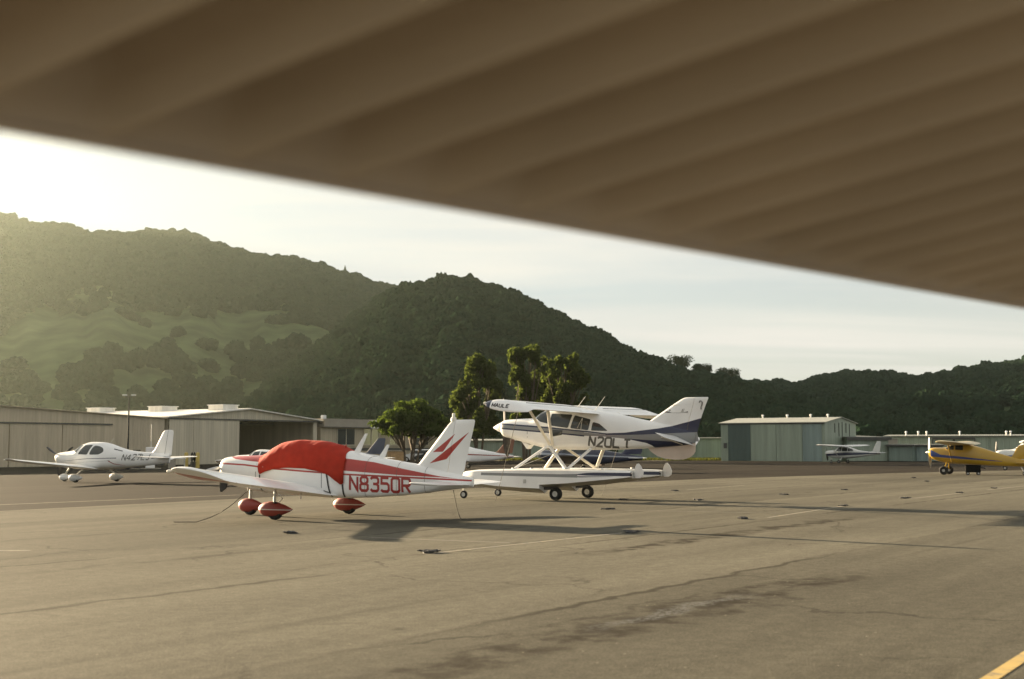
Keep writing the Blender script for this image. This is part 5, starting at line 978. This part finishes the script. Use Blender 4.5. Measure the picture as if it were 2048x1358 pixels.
# ------------------------------------------------------------------ trees
M_bark = mat('bark', (.10, .075, .05), .9, .3, 6, bump=.6)
M_leaf1 = foliage('broad_tree_leaves', (.028, .048, .015), (.082, .106, .032), .42); M_leaf2 = foliage('tall_tree_leaves', (.030, .045, .017), (.090, .106, .038), .46); M_leaf3 = foliage('hill_oak_leaves', (.016, .026, .010), (.035, .050, .018), .2)
def crown_mesh(name, blobs, n, size, m, parent, seed):
    r = np.random.default_rng(seed); vol = np.array([b[3] * b[4] * b[5] for b in blobs]) ** .75; which = r.choice(len(blobs), n, p=vol / vol.sum()); B = np.array(blobs)[which]
    d = r.normal(size=(n, 3)); d /= np.linalg.norm(d, axis=1)[:, None]; rad = r.uniform(.0, 1, n) ** .42; lump = .8 + .45 * (fbm(d[:, 0] * 2.3 + which * 3 + 9, d[:, 1] * 2.3 + d[:, 2] * 2.1 + 9, seed))
    c = B[:, :3] + d * (rad * lump)[:, None] * B[:, 3:6]
    keep = fbm(c[:, 0] * 1.1 + 40, c[:, 2] * 1.1 + c[:, 1] * .7 + 40, seed + 5) < .62; c = c[keep]; d = d[keep]; n = len(c)
    nrm = d * .5 + r.normal(size=(n, 3)) * .8 + np.array([0, 0, .35]); nrm /= np.linalg.norm(nrm, axis=1)[:, None]
    a = np.cross(nrm, r.normal(size=(n, 3))); a /= np.linalg.norm(a, axis=1)[:, None]; b = np.cross(nrm, a); s = size * r.uniform(.55, 1.3, n)[:, None]
    V = np.stack([c - a * s, c - b * s * .45 + nrm * s * .12, c + a * s, c + b * s * .45 + nrm * s * .12], 1).reshape(-1, 3)
    me = bpy.data.meshes.new(name); me.from_pydata(V.tolist(), [], np.arange(4 * n).reshape(-1, 4).tolist()); me.materials.append(m); o = bpy.data.objects.new(name, me); COL.objects.link(o); o.parent = parent; return o
def tree(name, u, d, label, blobs, stems, n, size, m, seed, base=None, group=None, cat='tree'):
    p = base if base is not None else at(u, 893, d); t = empty(name, (p.x, p.y, p.z if base is not None else 0), 0, label, cat, group)
    mb = MB()
    for pts, r0 in stems: mb.tube(pts, [r0 * (1 - .8 * i / (len(pts) - 1)) for i in range(len(pts))], 8)
    for bl in blobs:       # limbs reaching into every clump
        st = stems[seed % len(stems)][0] if len(stems) == 1 else min(stems, key=lambda q: (q[0][-1][0] - bl[0]) ** 2 + (q[0][-1][1] - bl[1]) ** 2)[0]
        j = Vector(st[len(st) // 2]); e = Vector(bl[:3]); mb.tube([j, (j + e) / 2 + Vector((0, 0, .2)), e], [.07, .05, .02], 6)
    mb.build('trunk', M_bark, t); crown_mesh('crown', blobs, n, size, m, t, seed); return t
rr = random.Random(5)
def dome(seed):
    r = random.Random(seed); out = []
    for _ in range(46):
        a, e = r.uniform(0, 6.283), math.acos(r.uniform(-.25, 1)); q = r.uniform(.72, 1.02); w = r.uniform(.5, .95)
        out.append((2.75 * q * math.sin(e) * math.cos(a), 2.5 * q * math.sin(e) * math.sin(a), 3.5 + 2.1 * q * math.cos(e), w, w, w * .72))
    return out + [(0, 0, 3.9, 2.0, 1.9, 1.3), (-3.1, 0, 3.75, .7, .7, .35), (2.9, .2, 3.0, .7, .8, .6)]
tree('round_tree', 822, 118, 'dense round green tree with several stems behind the red and white fuselage', dome(4), [([(-.5, 0, 0), (-.6, .1, 1.2), (-1.3, 0, 3)], .14), ([(0, .1, 0), (.1, 0, 1.3), (.2, .1, 3.5)], .15), ([(.5, 0, 0), (.7, -.1, 1.2), (1.5, 0, 3)], .13), ([(.25, -.2, 0), (.3, -.3, 1.2), (.6, -.4, 3)], .1)], 17000, .17, M_leaf1, 21)
def loose(seed, top, prof, k=34):
    """clumps scattered round a few ascending stems; prof = (height share, half width)"""
    r = random.Random(seed); out = []
    for _ in range(k):
        h = r.random() ** .8; w = float(np.interp(h, [p[0] for p in prof], [p[1] for p in prof])); q = r.uniform(.4, .95) * (1.1 - .25 * h)
        out.append((r.uniform(-1, 1) * w, r.uniform(-1, 1) * w * .8, 3.2 + (top - 3.6) * h, q, q, q * r.uniform(.8, 1.5)))
    return out
tree('tall_tree', 958, 150, 'tall loose tree standing left of the float aircraft nose', loose(8, 12.2, [(0, 1.6), (.3, 2.6), (.55, 2.8), (.8, 1.9), (1, .6)], 52), [([(-.3, 0, 0), (-.3, .1, 4), (0, 0, 8), (.1, 0, 11)], .22), ([(.2, .2, 0), (.6, .1, 4), (1.3, 0, 8)], .16), ([(-.1, .2, 0), (-.9, .1, 4), (-1.6, 0, 7.5)], .13)], 19000, .23, M_leaf2, 31)
tree('tall_tree', 1052, 152, 'tallest loose tree above the float aircraft cowling', loose(15, 13.6, [(0, 1.2), (.3, 1.9), (.6, 2.4), (.85, 2.5), (1, 1.4)], 52), [([(-.2, 0, 0), (-.4, .1, 5), (-.8, 0, 9), (-1.0, 0, 12)], .22), ([(.4, .2, 0), (.6, .1, 5), (1.1, 0, 10)], .15), ([(.1, .2, 0), (.1, .1, 5), (.3, 0, 12)], .13)], 19000, .23, M_leaf2, 43)
tree('tall_tree', 1090, 162, 'shorter tall tree filling the gap behind the tallest tree', loose(33, 11.4, [(0, 1.6), (.4, 2.2), (.8, 2.0), (1, 1.2)], 46), [([(-.1, 0, 0), (-.2, .1, 4), (0, 0, 8), (.1, 0, 10)], .2), ([(.3, .2, 0), (.7, .1, 4), (1.2, 0, 8)], .14)], 11000, .26, M_leaf2, 61)
tree('tall_tree', 1128, 158, 'darker tall tree right of the tallest tree above the aircraft wing', loose(27, 12.9, [(0, 1.4), (.3, 2.2), (.6, 2.6), (.85, 2.5), (1, 1.4)], 52), [([(-.1, 0, 0), (-.2, .1, 5), (0, 0, 9), (.1, 0, 11)], .22), ([(.3, .2, 0), (.7, .1, 5), (1.4, 0, 9)], .15), ([(0, .2, 0), (-.6, .1, 5), (-1.2, 0, 9)], .12)], 17000, .24, M_leaf2, 57)
for k, (u, y0, w, h, lab) in enumerate(((1362, 748, 12.5, 8.4, 'broad dark oak on the hill crest, leftmost of the crest trees'), (1404, 760, 9.0, 8.0, 'dark oak between two larger trees on the hill crest'), (1455, 774, 11.5, 9.0, 'rounded dark oak alone on the lower hill crest'), (690, 549, 5.5, 10.0, 'pointed lone conifer on the left hill crest'))):
    D_ = 590 if k < 3 else 1490; p = at(u, y0, D_); sx = w / 2; sc_h = h
    if k < 3: bl = [(rr.uniform(-.55, .55) * sx, rr.uniform(-.4, .4) * sx, h * rr.uniform(.5, .85), sx * .55, sx * .55, h * .22) for _ in range(9)]
    else: bl = [(0, 0, h * (.2 + .18 * q), sx * (1 - .2 * q), sx * (1 - .2 * q), h * .16) for q in range(5)]
    tree('hill_oak' if k < 3 else 'hill_conifer', u, D_, lab, bl, [([(0, 0, -1.5), (.1, 0, h * .35), (0, 0, h * .7)], .35)], 2600, .45, M_leaf3, 70 + k, p, 'trees on the hill crest')
# rough grass along the hangars
def verge(name, u0, u1, d0, d1, n, hgt, seed):
    r = np.random.default_rng(seed); u = r.uniform(u0, u1, n); d = r.uniform(d0, d1, n); x = (u - CX) / F * d; k = fbm(x * .5, d * .5, seed) > .45; x, d = x[k], d[k]; n = len(x); a = r.uniform(0, 6.3, n); h = hgt * r.uniform(.4, 1.2, n); w = .10
    V = np.stack([np.stack([x - np.cos(a) * w, d - np.sin(a) * w, 0 * x], -1), np.stack([x + np.cos(a) * w, d + np.sin(a) * w, 0 * x], -1), np.stack([x + r.normal(0, .1, n), d + r.normal(0, .1, n), h], -1)], 1).reshape(-1, 3)
    me = bpy.data.meshes.new(name); me.from_pydata(V.tolist(), [], np.arange(3 * n).reshape(-1, 3).tolist()); me.materials.append(foliage(name + '_blades', (.045, .055, .018), (.085, .08, .032), .3)); o = bpy.data.objects.new(name, me); COL.objects.link(o); o['kind'] = 'stuff'
verge('grass', 1000, 1460, 158, 166, 7000, .34, 3)

# ------------------------------------------------------------------ wing of the aircraft beside the photographer
def overhead_wing():
    zt = H + .40; A, B = ground(0, 250, zt), ground(2048, 612, zt); e = (B - A).normalized(); D_ = Vector((1.84, -1, .386)).normalized()
    t = empty('overhead_wing', A, 0, 'pale corrugated aircraft wing underside close overhead across the top', 'wing')
    per, amp = .195, .105; a0, a1, ch = -3.0, 7.0, 2.6; na = 8 * 49; mb = MB(); rings = []
    nrm = e.cross(D_).normalized(); nrm = nrm if nrm.z > 0 else -nrm
    for b in (0.010, .02, .035, .05, .064, .09, .3, .8, 1.4, 2.0, ch):
        r = []
        for i in range(na):
            k, ph = divmod(i, 8); s = a0 + k * per + per * (0, .06, .12, .19, .27, .50, .84, .92)[ph]; q = (.04, 0, .05, .50, .93, 1, .95, .52)[ph]
            r.append(e * s + D_ * b + nrm * (amp * q * min(1, max(0, b - .012) / .05) + .004))
        rings.append(r)
    mb.loft(rings, False, 0, False)
    M_under = mat('aged_wing_paint', (.53, .455, .385), .42, .14, 1.0)
    mb.build('corrugated_skin', M_under, t, True, 60)
    top = MB(); top.loft([[e * a0 + D_ * b + nrm * h, e * a1 + D_ * b + nrm * h] for b, h in ((.0, .012), (.012, .05), (.05, .118), (.1, .132), (.3, .155), (.6, .18), (1.4, .23), (2.0, .24), (ch, .20))], False, 0, False); top.build('upper_skin', M_white, t)
    MB().tube([e * a0 + D_ * .004, e * a1 + D_ * .004], .010, 10).build('trailing_edge', M_under, t)
    MB().tube([e * a0 + D_ * (ch + .02) + nrm * .09, e * a1 + D_ * (ch + .02) + nrm * .09], .118, 14).build('leading_edge', M_under, t)
    rib = MB(); rib.loft([[e * q + D_ * b + nrm * h for b, h in ((0.02, .01), (ch, .0), (ch, .20), (2, .24), (1.4, .23), (.6, .18))] for q in (a1 - .02, a1)]); rib.build('end_rib', M_white, t)
overhead_wing()

# ------------------------------------------------------------------ air: evening haze between here and the hills
HAZE = True
if HAZE:
    x0, x1, y0, y1, z0, z1 = -1560, 1560, -170, 1720, -1.2, 340
    o = MB().box(((x0 + x1) / 2, (y0 + y1) / 2, (z0 + z1) / 2), (x1 - x0, y1 - y0, z1 - z0)); m = bpy.data.materials.new('evening_haze'); m.use_nodes = True; nt = m.node_tree; nt.nodes.clear(); m.cycles.volume_sampling = 'EQUIANGULAR'
    out = N(nt, 'ShaderNodeOutputMaterial'); v = N(nt, 'ShaderNodeVolumePrincipled'); v.inputs['Color'].default_value = (.82, .93, .80, 1); v.inputs['Density'].default_value = .000070; v.inputs["Anisotropy"].default_value = .85; L(nt, v.outputs[0], out.inputs['Volume'])
    h = o.build('haze', m, None, False); h['kind'] = 'stuff'
